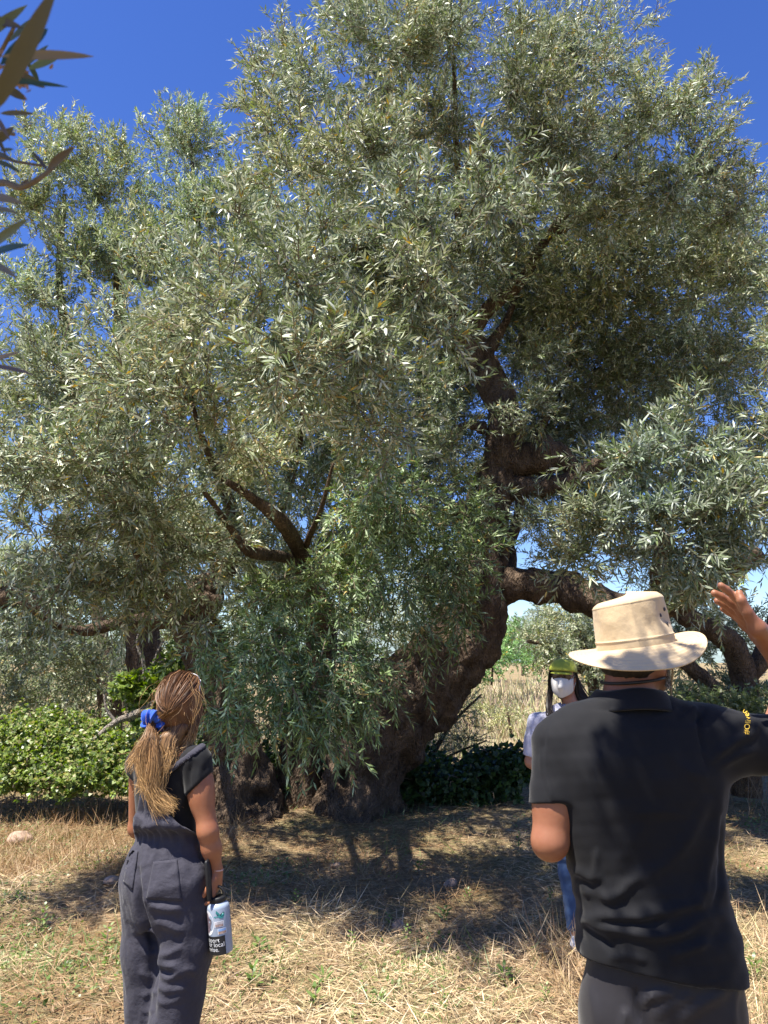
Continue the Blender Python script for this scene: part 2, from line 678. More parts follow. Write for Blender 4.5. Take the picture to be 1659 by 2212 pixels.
# second, split trunk on the left
C, R = limb([(525, 1800, 9.2, 230), (525, 1740, 9.2, 160), (515, 1660, 9.2, 118), (495, 1570, 9.2, 98), (468, 1470, 9.2, 92), (438, 1390, 9.2, 92), (412, 1330, 9.15, 88), (440, 1275, 9.1, 70), (480, 1230, 9.1, 52), (520, 1150, 9.0, 40)], 10)
V, F = tube(C, R, 56, gnarl(0.15, 5.0, 0.06, 5, 0.085))
V = dent(V, [(560, 1730, 26, 20, 0.30), (480, 1650, 18, 14, .14), (545, 1660, 12, 25, .1)])
part("trunk", V, F, M_BARK, tree)
# middle stem hidden behind the low leaves
C, R = limb([(640, 1780, 9.8, 110), (655, 1600, 9.8, 90), (690, 1420, 9.7, 75), (690, 1320, 9.5, 62), (672, 1275, 8.6, 44), (650, 1200, 7.2, 38), (610, 1130, 6.2, 32), (548, 1078, 5.8, 22), (490, 1040, 5.6, 14)], 8)
V, F = tube(C, R, 28, gnarl(0.10, 6))
part("trunk", V, F, M_BARK, tree)
BR = [
    # right arching limb
    [(1010, 1300, 9.3, 90), (1060, 1272, 9.25, 84), (1120, 1264, 9.1, 78), (1200, 1268, 8.9, 72), (1265, 1290, 8.7, 70), (1340, 1310, 8.5, 64), (1440, 1300, 8.2, 60), (1540, 1260, 7.8, 50), (1640, 1190, 7.4, 36)],
    # knob and short limbs on the upper trunk
    [(1070, 1000, 9.05, 60), (1130, 992, 8.95, 70), (1185, 985, 8.85, 78), (1222, 1000, 8.8, 52), (1232, 1020, 8.8, 20)],
    [(1075, 1055, 9.1, 52), (1140, 1052, 8.9, 44), (1225, 1040, 8.7, 36), (1330, 980, 8.2, 28), (1430, 950, 7.2, 20)],
    [(1045, 925, 9.0, 26), (1010, 918, 8.9, 18), (975, 930, 8.8, 15), (960, 905, 8.8, 9)],
    [(1040, 1120, 9.15, 60), (1000, 1108, 9.0, 50), (985, 1090, 8.95, 24)],
    # branches above the pollard head
    [(985, 705, 8.85, 46), (945, 640, 8.7, 34), (905, 560, 8.4, 26), (870, 430, 7.8, 20), (830, 260, 7.0, 12)],
    [(1020, 715, 8.9, 40), (1055, 665, 8.85, 30), (1120, 615, 8.75, 26), (1180, 520, 8.4, 22), (1260, 410, 7.9, 18), (1370, 300, 7.4, 10)],
    [(1000, 700, 8.85, 40), (985, 620, 8.75, 24), (990, 480, 8.2, 18), (985, 300, 7.3, 12), (980, 120, 6.4, 7)],
    [(1050, 760, 8.95, 30), (1090, 700, 9.2, 18), (1120, 620, 9.5, 12), (1150, 540, 9.8, 8)],
    [(1180, 520, 8.4, 20), (1330, 420, 8.0, 16), (1420, 385, 7.6, 12), (1520, 340, 7.2, 7)],
    [(965, 700, 8.85, 36), (900, 680, 8.5, 26), (810, 650, 7.9, 20), (700, 580, 7.0, 14), (600, 480, 6.4, 8)],
    # left side
    [(440, 1375, 9.15, 60), (395, 1345, 9.0, 48), (335, 1340, 8.8, 38), (260, 1345, 8.6, 30), (190, 1362, 8.4, 22), (120, 1350, 8.1, 14), (40, 1300, 7.6, 6)],
    [(470, 1310, 9.1, 60), (420, 1290, 8.95, 52), (378, 1282, 8.85, 44), (350, 1270, 8.8, 24), (330, 1240, 8.7, 10)],
    [(420, 1320, 9.1, 44), (350, 1260, 8.6, 32), (280, 1170, 7.8, 24), (220, 1050, 6.8, 16), (180, 940, 6.0, 8)],
    [(680, 1280, 8.6, 34), (630, 1212, 7.0, 26), (545, 1192, 6.2, 24), (505, 1150, 6.0, 18), (440, 1060, 5.6, 10)],
    [(652, 1200, 7.2, 18), (672, 1150, 6.6, 14), (695, 1095, 6.2, 11), (720, 1000, 6.0, 7)],
    [(520, 1150, 9.0, 34), (470, 1020, 8.2, 22), (438, 950, 5.4, 14), (414, 860, 5.0, 11), (402, 770, 4.95, 8)],
    [(600, 1122, 9.2, 24), (640, 980, 8.4, 18), (660, 820, 7.4, 12), (640, 700, 6.7, 7)],
    # limbs that carry the right-hand clump, and its upright shoot
    [(1440, 1300, 8.2, 44), (1425, 1240, 8.0, 40), (1440, 1150, 7.2, 26), (1470, 1050, 6.2, 16), (1500, 950, 5.6, 9)],
    [(1050, 1210, 9.2, 30), (1110, 1150, 9.6, 28), (1130, 1050, 9.9, 24), (1180, 900, 10.2, 18), (1260, 720, 10.4, 10)],
    [(1100, 1260, 9.2, 26), (1105, 1200, 9.7, 24), (1090, 1130, 10.0, 20), (1090, 1040, 10.3, 16)],
]
for b in BR:
    C, R = limb(b, 8)
    V, F = tube(C, R, 24, gnarl(0.14, 6.0, 0, 5, 0.075))
    part("branch", V, F, M_BARK, tree)

crown = Crown(21)
hiP = dict(hi=True)
# near left mass hanging towards the camera, in the sun
for a in [(200, 1000, 5.3, 150, 105, .55), (330, 830, 5.0, 150, 120, .6), (150, 830, 5.9, 130, 110, .6), (480, 700, 4.5, 150, 120, .6), (470, 900, 4.8, 140, 110, .55), (620, 620, 4.5, 140, 110, .6),
          (640, 800, 4.35, 150, 120, .6), (750, 560, 5.2, 140, 120, .6), (310, 1110, 5.6, 140, 90, .5), (120, 1160, 5.6, 130, 90, .5), (60, 1010, 5.5, 110, 110, .5), (560, 990, 5.6, 120, 90, .5),
          (780, 760, 4.6, 120, 120, .6), (800, 920, 5.2, 120, 110, .6), (380, 620, 6.4, 120, 90, .6), (250, 720, 6.1, 120, 90, .6), (400, 1180, 6.2, 130, 80, .5), (200, 1260, 6.0, 130, 70, .45), (900, 640, 5.4, 110, 120, .6)]:
    crown.blob(*a, cover=2.7, L=0.078, W=0.0165, bloom=0.22, hi=False, pool=True)
# crest
for a in [(700, 200, 6.3, 140, 110, .6), (600, 260, 6.4, 75, 100, .5), (640, 380, 5.2, 120, 100, .6), (850, 110, 6.2, 130, 100, .6), (980, 90, 6.2, 110, 90, .6), (800, 340, 5.2, 150, 120, .6), (960, 290, 6.4, 150, 130, .6),
          (1110, 190, 6.6, 110, 120, .6), (1250, 130, 6.8, 95, 85, .5), (1190, 310, 6.8, 140, 110, .6), (1400, 250, 7.0, 120, 95, .6), (1470, 240, 7.1, 85, 90, .5), (1510, 340, 7.2, 85, 95, .6),
          (1440, 420, 7.2, 140, 110, .6), (1585, 460, 7.4, 85, 80, .6), (1050, 420, 5.1, 130, 110, .6), (900, 490, 5.0, 140, 110, .6), (1290, 470, 7.4, 120, 100, .6), (1510, 190, 7.2, 28, 40, .25), (760, 60, 6.3, 70, 60, .4), (1310, 80, 6.9, 50, 50, .3)]:
    crown.blob(*a, cover=2.3, L=0.076, W=0.017, bloom=0.24, hi=False)
# sprays beside and across the upper trunk
for a in [(955, 840, 8.0, 55, 70, .4), (975, 960, 8.0, 50, 60, .4), (1150, 880, 8.4, 60, 80, .4), (1165, 780, 8.6, 70, 80, .4), (1010, 1040, 7.8, 45, 45, .3), (1160, 1120, 8.6, 60, 60, .4), (940, 930, 9.8, 80, 110, .6), (1000, 780, 10.0, 80, 110, .6), (1130, 730, 9.8, 70, 90, .5), (970, 1100, 9.9, 70, 90, .5)]:
    crown.blob(*a, cover=1.6, L=0.078, W=0.017, bloom=0.05, hi=False, silver=.7)
for a in [(1075, 885, 8.3, 40, 35, .2), (1050, 1055, 8.2, 50, 35, .2), (1040, 1180, 8.0, 40, 60, .2), (330, 1300, 6.3, 100, 45, .35), (220, 1350, 6.1, 90, 35, .3), (420, 1290, 6.6, 60, 40, .3), (300, 1230, 5.9, 130, 60, .4), (100, 1270, 5.8, 130, 60, .4), (420, 1350, 6.2, 80, 50, .35), (60, 1180, 5.8, 110, 80, .4)]:
    crown.blob(*a, cover=1.1, L=0.078, W=0.017, bloom=0.03, up=-.1, droop=.4, hi=False, silver=.7)
# loose tips along the skyline
for a in [(545, 150, 6.5, 35, 55, .3), (530, 230, 6.6, 35, 45, .3), (610, 90, 6.4, 40, 40, .3), (700, 30, 6.3, 40, 30, .3), (1120, 70, 6.6, 40, 50, .3), (1190, 80, 6.7, 45, 40, .3), (1330, 90, 6.9, 30, 50, .3), (1525, 150, 7.2, 20, 30, .25), (1625, 370, 7.5, 30, 30, .3)]:
    crown.blob(*a, cover=1.3, L=0.074, W=0.015, bloom=0.2, up=1.0, shell=0.7, hi=False)
# right-hand clump near the camera
for a in [(1500, 960, 5.2, 120, 85, .4), (1380, 1010, 5.3, 120, 80, .4), (1310, 1130, 5.4, 110, 90, .4), (1450, 1120, 5.2, 130, 100, .45), (1580, 1080, 5.1, 110, 100, .4), (1610, 1210, 5.3, 100, 80, .4), (1510, 1220, 5.4, 110, 70, .4), (1240, 1210, 5.6, 70, 70, .35), (1470, 1270, 5.7, 60, 50, .3), (1570, 1290, 5.7, 90, 60, .3)]:
    crown.blob(*a, cover=2.2, L=0.080, W=0.0145, bloom=0.10, up=0.6, hi=True, pool=True)
for a in [(600, 560, 4.2, 75, 60, .3), (520, 470, 4.3, 60, 50, .3), (700, 500, 4.3, 65, 50, .3), (930, 600, 4.5, 75, 60, .3), (955, 725, 4.65, 55, 60, .25), (880, 540, 4.5, 60, 50, .3)]:
    crown.blob(*a, cover=1.6, L=0.076, W=0.016, bloom=0.1, hi=False)
crown.blob(1500, 880, 5.2, 55, 40, .3, cover=1.4, L=0.078, W=0.014, bloom=0.05, up=1.2, pool=True)
# low curtain in front of the trunks, its shade deepened by darker leaf tint
for a in [(610, 1370, 6.0, 130, 85, .4), (520, 1450, 5.9, 95, 75, .35), (640, 1470, 5.9, 120, 85, .4), (730, 1400, 6.1, 110, 85, .4), (560, 1560, 5.9, 100, 65, .35), (690, 1560, 6.0, 100, 65, .35), (850, 1250, 6.4, 120, 100, .5),
          (960, 1210, 6.7, 90, 110, .5), (760, 1240, 6.4, 110, 80, .5), (880, 1350, 6.5, 90, 60, .4), (440, 1400, 5.9, 60, 40, .3), (820, 1420, 6.3, 90, 60, .35), (1000, 1300, 6.7, 60, 60, .35), (480, 1540, 5.8, 60, 60, .3), (760, 1500, 6.1, 80, 70, .35), (620, 1280, 6.3, 110, 70, .4), (1020, 1120, 7.0, 60, 70, .35), (790, 1090, 6.2, 90, 90, .5), (870, 1090, 6.4, 110, 100, .5)]:
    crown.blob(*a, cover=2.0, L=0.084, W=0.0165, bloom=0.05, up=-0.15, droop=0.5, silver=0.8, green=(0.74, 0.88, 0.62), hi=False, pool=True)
# inner and rear foliage
for a in [(1180, 640, 9.6, 150, 110, .8), (1330, 640, 9.2, 150, 120, .8), (1300, 800, 10.2, 150, 120, .8), (1500, 640, 8.6, 130, 130, .8), (1560, 800, 9.0, 120, 120, .8), (1440, 780, 9.6, 130, 120, .8), (950, 1000, 9.8, 120, 120, .8),
          (820, 1080, 9.8, 120, 120, .8), (1180, 1080, 10.8, 110, 110, .8), (1260, 960, 10.8, 120, 110, .8), (680, 900, 9.5, 200, 150, .9), (900, 820, 9.8, 120, 120, .8), (1400, 1000, 9.5, 150, 130, .9), (500, 1050, 9.3, 160, 120, .8),
          (300, 1240, 9.5, 140, 90, .8), (600, 1250, 10.2, 150, 110, .8), (1560, 1000, 9.0, 120, 140, .8), (1380, 1200, 9.6, 140, 70, .7), (1600, 560, 8.6, 90, 120, .7), (1080, 560, 9.4, 130, 100, .7), (760, 700, 9.4, 150, 120, .8), (1200, 1200, 9.8, 70, 40, .5), (1000, 600, 8.4, 150, 80, .6), (1150, 760, 10.0, 110, 120, .8), (1180, 900, 10.4, 110, 110, .8), (960, 860, 9.8, 110, 120, .8), (900, 700, 9.0, 130, 110, .7), (1120, 480, 8.2, 150, 90, .6), (1300, 560, 8.6, 150, 90, .7), (1500, 520, 8.4, 140, 90, .7), (700, 1000, 9.8, 160, 120, .8), (760, 1180, 10.2, 140, 110, .8), (450, 1180, 10.0, 130, 90, .8), (1300, 1080, 10.6, 130, 90, .8), (1620, 1120, 9.2, 100, 120, .8)]:
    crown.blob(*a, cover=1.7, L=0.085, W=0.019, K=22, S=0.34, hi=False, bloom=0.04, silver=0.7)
# the crown goes on beyond both sides of the picture
for a in [(1760, 700, 6.2, 120, 130, .7), (1780, 900, 5.6, 120, 130, .7), (1760, 1100, 5.2, 110, 120, .6), (1800, 1250, 5.4, 120, 90, .6), (1740, 620, 6.6, 110, 90, .6), (-90, 900, 5.6, 110, 120, .6), (-120, 1100, 5.4, 110, 110, .6), (-60, 740, 6.0, 90, 90, .5), (1900, 1000, 5.8, 120, 160, .7), (-230, 1000, 4.9, 90, 60, .4), (-220, 800, 4.8, 80, 60, .4), (-330, 900, 5.2, 80, 70, .4)]:
    crown.blob(*a, cover=1.8, L=0.076, W=0.015, bloom=0.1, hi=False)
# inside of the left half, which keeps the foot of the trunks in the shade
for a in [(450, 1000, 7.8, 150, 110, .9), (650, 1050, 7.8, 150, 110, .9), (850, 1000, 8.0, 150, 110, .9), (550, 850, 7.4, 170, 110, .9), (780, 820, 7.8, 160, 120, .9), (300, 980, 7.4, 150, 110, .9), (420, 700, 7.4, 150, 90, .8), (300, 1150, 7.4, 140, 90, .8), (480, 1180, 7.6, 140, 90, .8), (650, 1200, 7.8, 140, 90, .8), (160, 1080, 7.2, 140, 100, .8)]:
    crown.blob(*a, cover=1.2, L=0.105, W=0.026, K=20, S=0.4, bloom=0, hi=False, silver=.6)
# deep foliage behind the upper trunk
for a in [(1200, 700, 10.6, 130, 120, .9), (1330, 760, 11.0, 140, 120, .9), (1230, 860, 11.2, 120, 110, .9), (1400, 880, 11.0, 130, 120, .9), (1500, 760, 10.6, 130, 120, .9), (1140, 960, 11.4, 100, 110, .9), (1100, 640, 10.4, 120, 110, .9), (1560, 620, 10.2, 110, 110, .8)]:
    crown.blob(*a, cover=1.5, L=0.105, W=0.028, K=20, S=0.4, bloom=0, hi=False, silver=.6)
# roof over the trunk
for a in [(700, 480, 9.2, 200, 110, 1.0), (950, 420, 9.4, 220, 120, 1.1), (1200, 420, 9.4, 220, 120, 1.1), (1450, 480, 9.2, 200, 120, 1.0), (1100, 560, 10.6, 240, 100, 1.0), (800, 600, 10.4, 200, 100, 1.0), (1400, 620, 10.6, 220, 100, 1.0), (900, 300, 8.0, 200, 90, .8), (1250, 320, 8.2, 200, 90, .8), (560, 640, 8.4, 160, 110, .9), (380, 800, 7.6, 160, 110, .8), (620, 820, 7.6, 160, 120, .8)]:
    crown.blob(*a, cover=1.2, L=0.105, W=0.024, K=22, S=0.4, bloom=0, hi=False, silver=.8)
# top of the dome, above the view line of the crest
for a in [(700, -60, 7.4, 160, 90, .9), (1000, -90, 7.4, 180, 90, .9), (1300, -20, 7.8, 170, 90, .9), (900, 60, 8.2, 220, 120, 1.0), (1200, 120, 8.4, 220, 120, 1.0), (620, 150, 7.8, 60, 80, .7)]:
    if a[1] < 0:
        continue
    crown.blob(*a, cover=1.6, L=0.075, W=0.014, K=24, S=0.32, hi=False, bloom=0.04)
crown.finish(tree, M_LEAF)

# the leaves that show largest are single leaves
lb, ld_, ln, lL, lW = [np.concatenate([p[i] for p in crown.pool]) for i in range(5)]
uv = proj(lb)
front = np.where((lb[:, 1] < 5.2) & (uv[:, 0] > 20) & (uv[:, 0] < 1640) & (uv[:, 1] < 1640))[0]
front = front[np.argsort(lb[front, 1] - lL[front] * 6)][:280]
leaf_protos = []
for q in range(6):
    V, F, k = leaf_verts(np.zeros((1, 3)), np.array([[1.0, 0, 0]]), np.array([[0, 0, 1.0]]), 1.0, 0.19, (0.02, 0.15, 0.28, -0.1, 0.2, 0.08)[q], True)
    t = OLIVE[(1, 2, 3, 1, 4, 2)[q]] * (1.0, 1.1, 1.0, 0.8, 1.0, 0.9)[q]
    me = make_mesh("leaf", V, F, np.tile(t, (len(V), 1)))
    me.materials.append(M_LEAF)
    leaf_protos.append(me)
tl = Vector(tree.location)
for i, q in enumerate(front):
    d = Vector(ld_[q]).normalized()
    n = Vector(ln[q])
    s = n.cross(d).normalized()
    u = d.cross(s)
    M = Matrix((d, s, u)).transposed().to_4x4()
    p = Vector(lb[q]) + u * 0.006 - tl
    o = bpy.data.objects.new("leaf", leaf_protos[i % 6])
    COL.objects.link(o)
    o.parent = tree
    L = float(lL[q]) * 1.08
    o.matrix_local = Matrix.Translation(p) @ M @ Matrix.Diagonal((L, L * float(lW[q] / lL[q]) / 0.18, L, 1))


# ================================================================== olives behind
def back_tree(label, base, limbs, blobs, seed, name="olive_tree", mat=None, green=None, silver=1.0, L=0.095, W=0.023, cover=2.1, K=22, S=0.36, bloom=0.05, up=0.45, droop=0.25):
    t = thing(name, label, "olive tree" if name == "olive_tree" else "bush", tuple(base))
    for i, b in enumerate(limbs):
        C, R = limb(b, 8)
        V, F = tube(C, R, 18, gnarl(0.14, 5))
        part("trunk" if i == 0 else "branch", V, F, M_BARK, t)
    cr = Crown(seed)
    for a in blobs:
        cr.blob(*a, cover=cover, L=L, W=W, K=K, S=S, hi=False, bloom=bloom, silver=silver, green=green, up=up, droop=droop)
    cr.finish(t, M_LEAF_BACK)
    return t


def foot(dx, dy, Y):
    p = at(dx, dy, Y)
    p[2] = float(gh(p[0], p[1]))
    return p


back_tree("tall green olive tree rising behind the left side of the big tree", foot(330, 1600, 12.0),
          [[(330, 1720, 12, 90), (320, 1500, 12, 80), (300, 1300, 12, 70), (290, 1100, 12, 60), (270, 900, 12, 46), (260, 700, 12, 30), (250, 500, 12, 16)],
           [(290, 1100, 12, 44), (380, 900, 12, 34), (420, 700, 12, 24), (425, 480, 12, 14), (410, 300, 12, 7)],
           [(280, 1000, 12, 40), (180, 820, 11.8, 28), (130, 640, 11.6, 18), (140, 420, 11.5, 8)]],
          [(130, 350, 11.5, 80, 70, .8), (150, 290, 11.5, 45, 45, .5), (70, 450, 11.4, 95, 80, .9), (220, 420, 11.6, 110, 90, .9), (260, 340, 11.7, 50, 40, .5), (200, 560, 11.4, 140, 100, .9), (400, 320, 12, 85, 75, .8), (420, 270, 12, 45, 45, .5),
           (430, 470, 11.8, 120, 100, .9), (330, 570, 11.5, 130, 100, .9), (70, 640, 11.2, 90, 80, .8), (110, 760, 11.2, 100, 80, .8), (520, 420, 11.6, 90, 90, .8), (560, 520, 11.4, 120, 90, .8), (40, 880, 11, 100, 80, .8), (200, 900, 11, 120, 90, .8),
           (330, 750, 11.4, 130, 100, .9), (60, 280, 11.5, 30, 30, .4), (100, 1060, 10.8, 130, 90, .8), (260, 1000, 10.9, 120, 90, .8)],
          31, green=(0.98, 1.02, 0.96), cover=2.3, up=1.0, droop=0.08)
back_tree("dark olive tree with bare drooping twigs at the far left", foot(-60, 1600, 11.5),
          [[(-80, 1720, 11.5, 110), (-70, 1500, 11.5, 90), (-40, 1340, 11.4, 70), (30, 1285, 11.2, 48), (75, 1300, 11.1, 30), (120, 1340, 11, 14)],
           [(-50, 1380, 11.4, 50), (20, 1270, 11.3, 30), (70, 1220, 11.2, 16)]],
          [(40, 1240, 11.2, 110, 60, .7), (60, 1380, 11.4, 100, 80, .8), (180, 1440, 12.5, 100, 90, .8), (20, 1500, 12.0, 90, 70, .8)],
          32, cover=2.2, silver=0.6)
back_tree("grey olive thicket in half shade behind the bramble on the left", foot(230, 1600, 15),
          [[(230, 1650, 15, 60), (235, 1500, 15, 46), (215, 1360, 15, 30), (200, 1250, 15, 14)], [(235, 1520, 15, 36), (300, 1420, 15, 20), (350, 1330, 15, 10)]],
          [(120, 1520, 15, 130, 90, 1.0), (260, 1480, 15.5, 120, 100, 1.0), (330, 1380, 16, 110, 90, 1.0), (60, 1430, 16, 110, 100, 1.0), (200, 1340, 16, 130, 90, 1.0), (400, 1480, 16, 90, 100, 1.0), (20, 1320, 16, 100, 90, 1.0), (520, 1400, 17, 150, 160, 1.0), (640, 1600, 17, 130, 110, 1.0), (750, 1320, 18, 190, 140, 1.2), (940, 1260, 20, 130, 130, 1.2), (560, 1260, 17, 150, 110, 1.0), (860, 1480, 19, 110, 110, 1.0), (160, 1200, 16.5, 150, 80, 1.0), (-30, 1240, 15, 100, 90, 1.0), (-40, 1420, 14.5, 100, 110, 1.0), (60, 1300, 15.5, 110, 90, 1.0), (330, 1200, 17, 120, 90, 1.0)],
          33, cover=1.7, L=0.125, W=0.036, K=18)
back_tree("olive tree with two dark bent stems behind the man in the hat", foot(1600, 1600, 9.8),
          [[(1615, 1720, 9.8, 70), (1612, 1560, 9.8, 62), (1608, 1460, 9.8, 60), (1585, 1400, 9.7, 54), (1540, 1360, 9.6, 48), (1480, 1330, 9.5, 40), (1430, 1280, 9.5, 26)],
           [(1605, 1470, 9.8, 50), (1650, 1410, 9.8, 44), (1690, 1300, 9.8, 36), (1700, 1000, 9.6, 22), (1660, 700, 9.2, 12)],
           [(1570, 1640, 9.7, 50), (1540, 1500, 9.6, 38), (1500, 1450, 9.5, 32), (1460, 1420, 9.5, 22), (1420, 1400, 9.5, 12)]],
          [(1630, 620, 9.8, 70, 80, .8), (1670, 760, 9.4, 80, 90, .8), (1640, 950, 9.4, 90, 110, .8), (1560, 1350, 11.0, 110, 60, .8), (1480, 1400, 11.4, 90, 70, .8), (1600, 1480, 11.2, 90, 70, .8), (1660, 430, 9.8, 40, 60, .6), (1500, 1520, 11.6, 110, 60, .8), (1400, 1380, 12, 80, 70, .7)],
          34, cover=1.9, silver=0.8)
back_tree("sunlit grey green olive seen through the arch of the big tree's limb", foot(1260, 1500, 21),
          [[(1290, 1560, 21, 30), (1280, 1480, 21, 24), (1260, 1400, 21, 18), (1230, 1330, 21, 8)], [(1280, 1470, 21, 16), (1200, 1400, 20.6, 12), (1140, 1385, 20.4, 7)]],
          [(1170, 1380, 20.5, 65, 60, 1.2), (1240, 1340, 21, 70, 55, 1.2), (1300, 1390, 21.2, 90, 70, 1.4), (1230, 1430, 20.6, 80, 45, 1.2), (1330, 1460, 21, 80, 50, 1.2), (1180, 1320, 21.5, 45, 30, 1)],
          35, cover=2.4, L=0.11, W=0.034, K=20, S=0.4)
back_tree("rounded green bush beside the leaning trunk at the far end of the field", foot(1065, 1450, 27),
          [[(1062, 1480, 27, 5), (1064, 1430, 27, 4), (1060, 1390, 27, 3)]],
          [(1055, 1420, 27, 40, 35, 1.0), (1085, 1390, 28, 40, 45, 1.2), (1030, 1440, 26, 40, 30, 1.0), (1110, 1360, 34, 50, 24, 1.5), (1120, 1420, 30, 45, 30, 1.2), (1000, 1440, 27, 50, 35, 1.0), (1170, 1425, 29, 40, 25, 1.2)],
          36, name="bush", cover=2.6, L=0.12, W=0.05, K=18, S=0.4, green=(0.8, 1.15, 0.7), silver=0.4, bloom=0)
back_tree("distant line of pale olive foliage below the blue hill", foot(1130, 1440, 48),
          [[(1130, 1460, 48, 8), (1130, 1400, 48, 6), (1130, 1350, 48, 4)]],
          [(1090, 1380, 46, 50, 30, 2), (1140, 1370, 50, 50, 30, 2), (1040, 1390, 50, 60, 30, 2), (1250, 1390, 50, 80, 40, 2), (950, 1380, 52, 90, 40, 2), (1180, 1410, 46, 60, 30, 2), (1060, 1420, 44, 60, 25, 2), (1330, 1400, 50, 80, 40, 2), (1450, 1400, 50, 80, 40, 2)],
          37, cover=3.0, L=0.2, W=0.09, K=16, S=0.6, bloom=0)
back_tree("low pale green scrub bush standing in the sunlit dry field", foot(1105, 1560, 17.5),
          [[(1105, 1600, 17.5, 6), (1100, 1560, 17.5, 5), (1095, 1530, 17.5, 3)]],
          [(1080, 1555, 17.5, 40, 24, .5), (1120, 1545, 18, 34, 22, .5), (1040, 1530, 19, 34, 24, .5)],
          39, name="bush", cover=1.0, L=0.06, W=0.02, K=20, S=0.35, green=(1.25, 1.15, 0.9), silver=0.8, bloom=0)
back_tree("thin twiggy shrub with tiny dark leaves leaning beside the trunk", foot(930, 1680, 11.2),
          [[(900, 1740, 11.2, 16), (930, 1640, 11.2, 12), (980, 1560, 11.2, 7), (1040, 1500, 11.2, 4)], [(915, 1700, 11.2, 10), (960, 1640, 11.1, 6), (1050, 1600, 11, 3)], [(905, 1720, 11.2, 10), (900, 1600, 11.3, 6), (930, 1500, 11.3, 3)]],
          [(920, 1600, 11.2, 75, 75, .5), (980, 1540, 11.3, 65, 55, .5), (1010, 1600, 11.1, 60, 35, .4), (890, 1660, 11.2, 60, 50, .4), (960, 1480, 11.4, 45, 35, .4)],
          38, name="bush", cover=0.8, L=0.035, W=0.014, K=26, S=0.3, silver=0.3, bloom=0)

# ================================================================== undergrowth
def broad_mass(name, label, cat, blobs, seed, pal, L, W, n_per, origin, stems=True, up=0.8):
    rng = np.random.default_rng(seed)
    t = thing(name, label, cat, tuple(origin))
    leafb, stemb = Bag(), Bag()
    pal = np.array(pal)
    for (dx, dy, Y, rx, ry, rd, mul) in blobs:
        c = at(dx, dy, Y)
        k = mm(Y, dy)
        r = np.array((rx * k, rd, ry * k))
        n = int(n_per * mul)
        p, u = blob_points(c, r, n, rng, 0.3)
        ok = p[:, 2] > gh(p[:, 0], p[:, 1]) + 0.02
        p, u = p[ok], u[ok]
        n = len(p)
        d = u * 0.5 + rng.normal(0, 0.6, (n, 3)) + np.array((0, -0.1, 0.15))
        nr = np.array((0, -0.25, up)) + rng.normal(0, 0.45, (n, 3)) + u * 0.3
        # three leaflets each
        for q in range(3):
            dd = d + unit(np.cross(d, nr)) * (q - 1) * 1.2
            V, F, kk = leaf_verts(p, dd, nr + rng.normal(0, 0.25, (n, 3)), L * rng.uniform(.6, 1.25, n), W * rng.uniform(.7, 1.2, n), rng.normal(0.12, 0.12, n), False)
            ti = pal[rng.integers(0, len(pal), n)] * rng.uniform(0.75, 1.25, (n, 1))
            leafb.add(V, F, np.repeat(ti, kk, 0))
        if stems:
            for q in range(max(2, int(5 * mul))):
                a = c + rng.normal(0, 0.35, 3) * r
                a[2] = float(gh(a[0], a[1]))
                e = c + unit(rng.normal(size=3) + np.array((0, -0.3, 0.5))) * r * 1.1
                m = (a + e) / 2 + np.array((0, 0, 0.15 * r[2]))
                V, F = tube(catmull([a, m, e, e + (e - m) * 0.25 - np.array((0, 0, 0.08))], 4), 0.004, 4, cap=False)
                stemb.add(V, F)
    o = leafb.part("foliage", M_BROAD, t)
    o["kind"] = "stuff"
    if stems:
        s = stemb.part("stems", M_TWIG, t)
        s["kind"] = "stuff"
    return t


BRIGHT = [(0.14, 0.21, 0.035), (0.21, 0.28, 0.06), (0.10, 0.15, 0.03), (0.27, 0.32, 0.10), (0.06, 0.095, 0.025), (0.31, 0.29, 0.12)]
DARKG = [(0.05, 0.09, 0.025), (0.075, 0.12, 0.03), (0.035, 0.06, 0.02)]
broad_mass("bramble_bush", "bright green sunlit bramble thicket at the left behind the woman", "bramble",
           [(40, 1600, 9.4, 110, 50, .6, 1.2), (170, 1610, 9.3, 110, 45, .6, 1.2), (270, 1620, 9.2, 80, 45, .5, 1.0), (60, 1660, 8.9, 110, 45, .5, 1.1), (200, 1670, 8.8, 110, 40, .5, 1.1), (-60, 1620, 9.3, 90, 70, .6, .8), (330, 1600, 9.3, 70, 60, .5, .6), (110, 1560, 9.8, 70, 30, .4, .5), (20, 1690, 8.8, 80, 30, .4, .35), (140, 1700, 8.7, 60, 34, .4, .3), (265, 1690, 8.8, 60, 30, .4, .3), (40, 1560, 9.6, 30, 40, .3, .15), (165, 1565, 9.6, 24, 40, .3, .12), (90, 1590, 9.4, 40, 40, .3, .25), (220, 1575, 9.5, 40, 35, .3, .25)],
           41, BRIGHT, 0.046, 0.044, 1600, foot(150, 1690, 9.2))
broad_mass("fig_sapling", "bright green broad leaved sapling beside the left trunk behind the woman's head", "sapling",
           [(300, 1490, 9.7, 45, 35, .3, .35), (350, 1470, 9.8, 40, 40, .3, .4), (380, 1440, 9.9, 30, 50, .3, .3), (330, 1540, 9.7, 60, 40, .3, .4), (270, 1480, 9.5, 25, 22, .2, .15)],
           42, BRIGHT[:4], 0.09, 0.065, 700, foot(345, 1640, 9.7))
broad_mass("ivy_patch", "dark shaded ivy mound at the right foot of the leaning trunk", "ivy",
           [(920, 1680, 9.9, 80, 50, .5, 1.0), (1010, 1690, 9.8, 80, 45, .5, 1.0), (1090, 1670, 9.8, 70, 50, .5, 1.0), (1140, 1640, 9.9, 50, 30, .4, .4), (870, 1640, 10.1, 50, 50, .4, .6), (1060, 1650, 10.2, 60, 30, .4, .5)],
           43, DARKG, 0.07, 0.065, 900, foot(1000, 1740, 9.8))
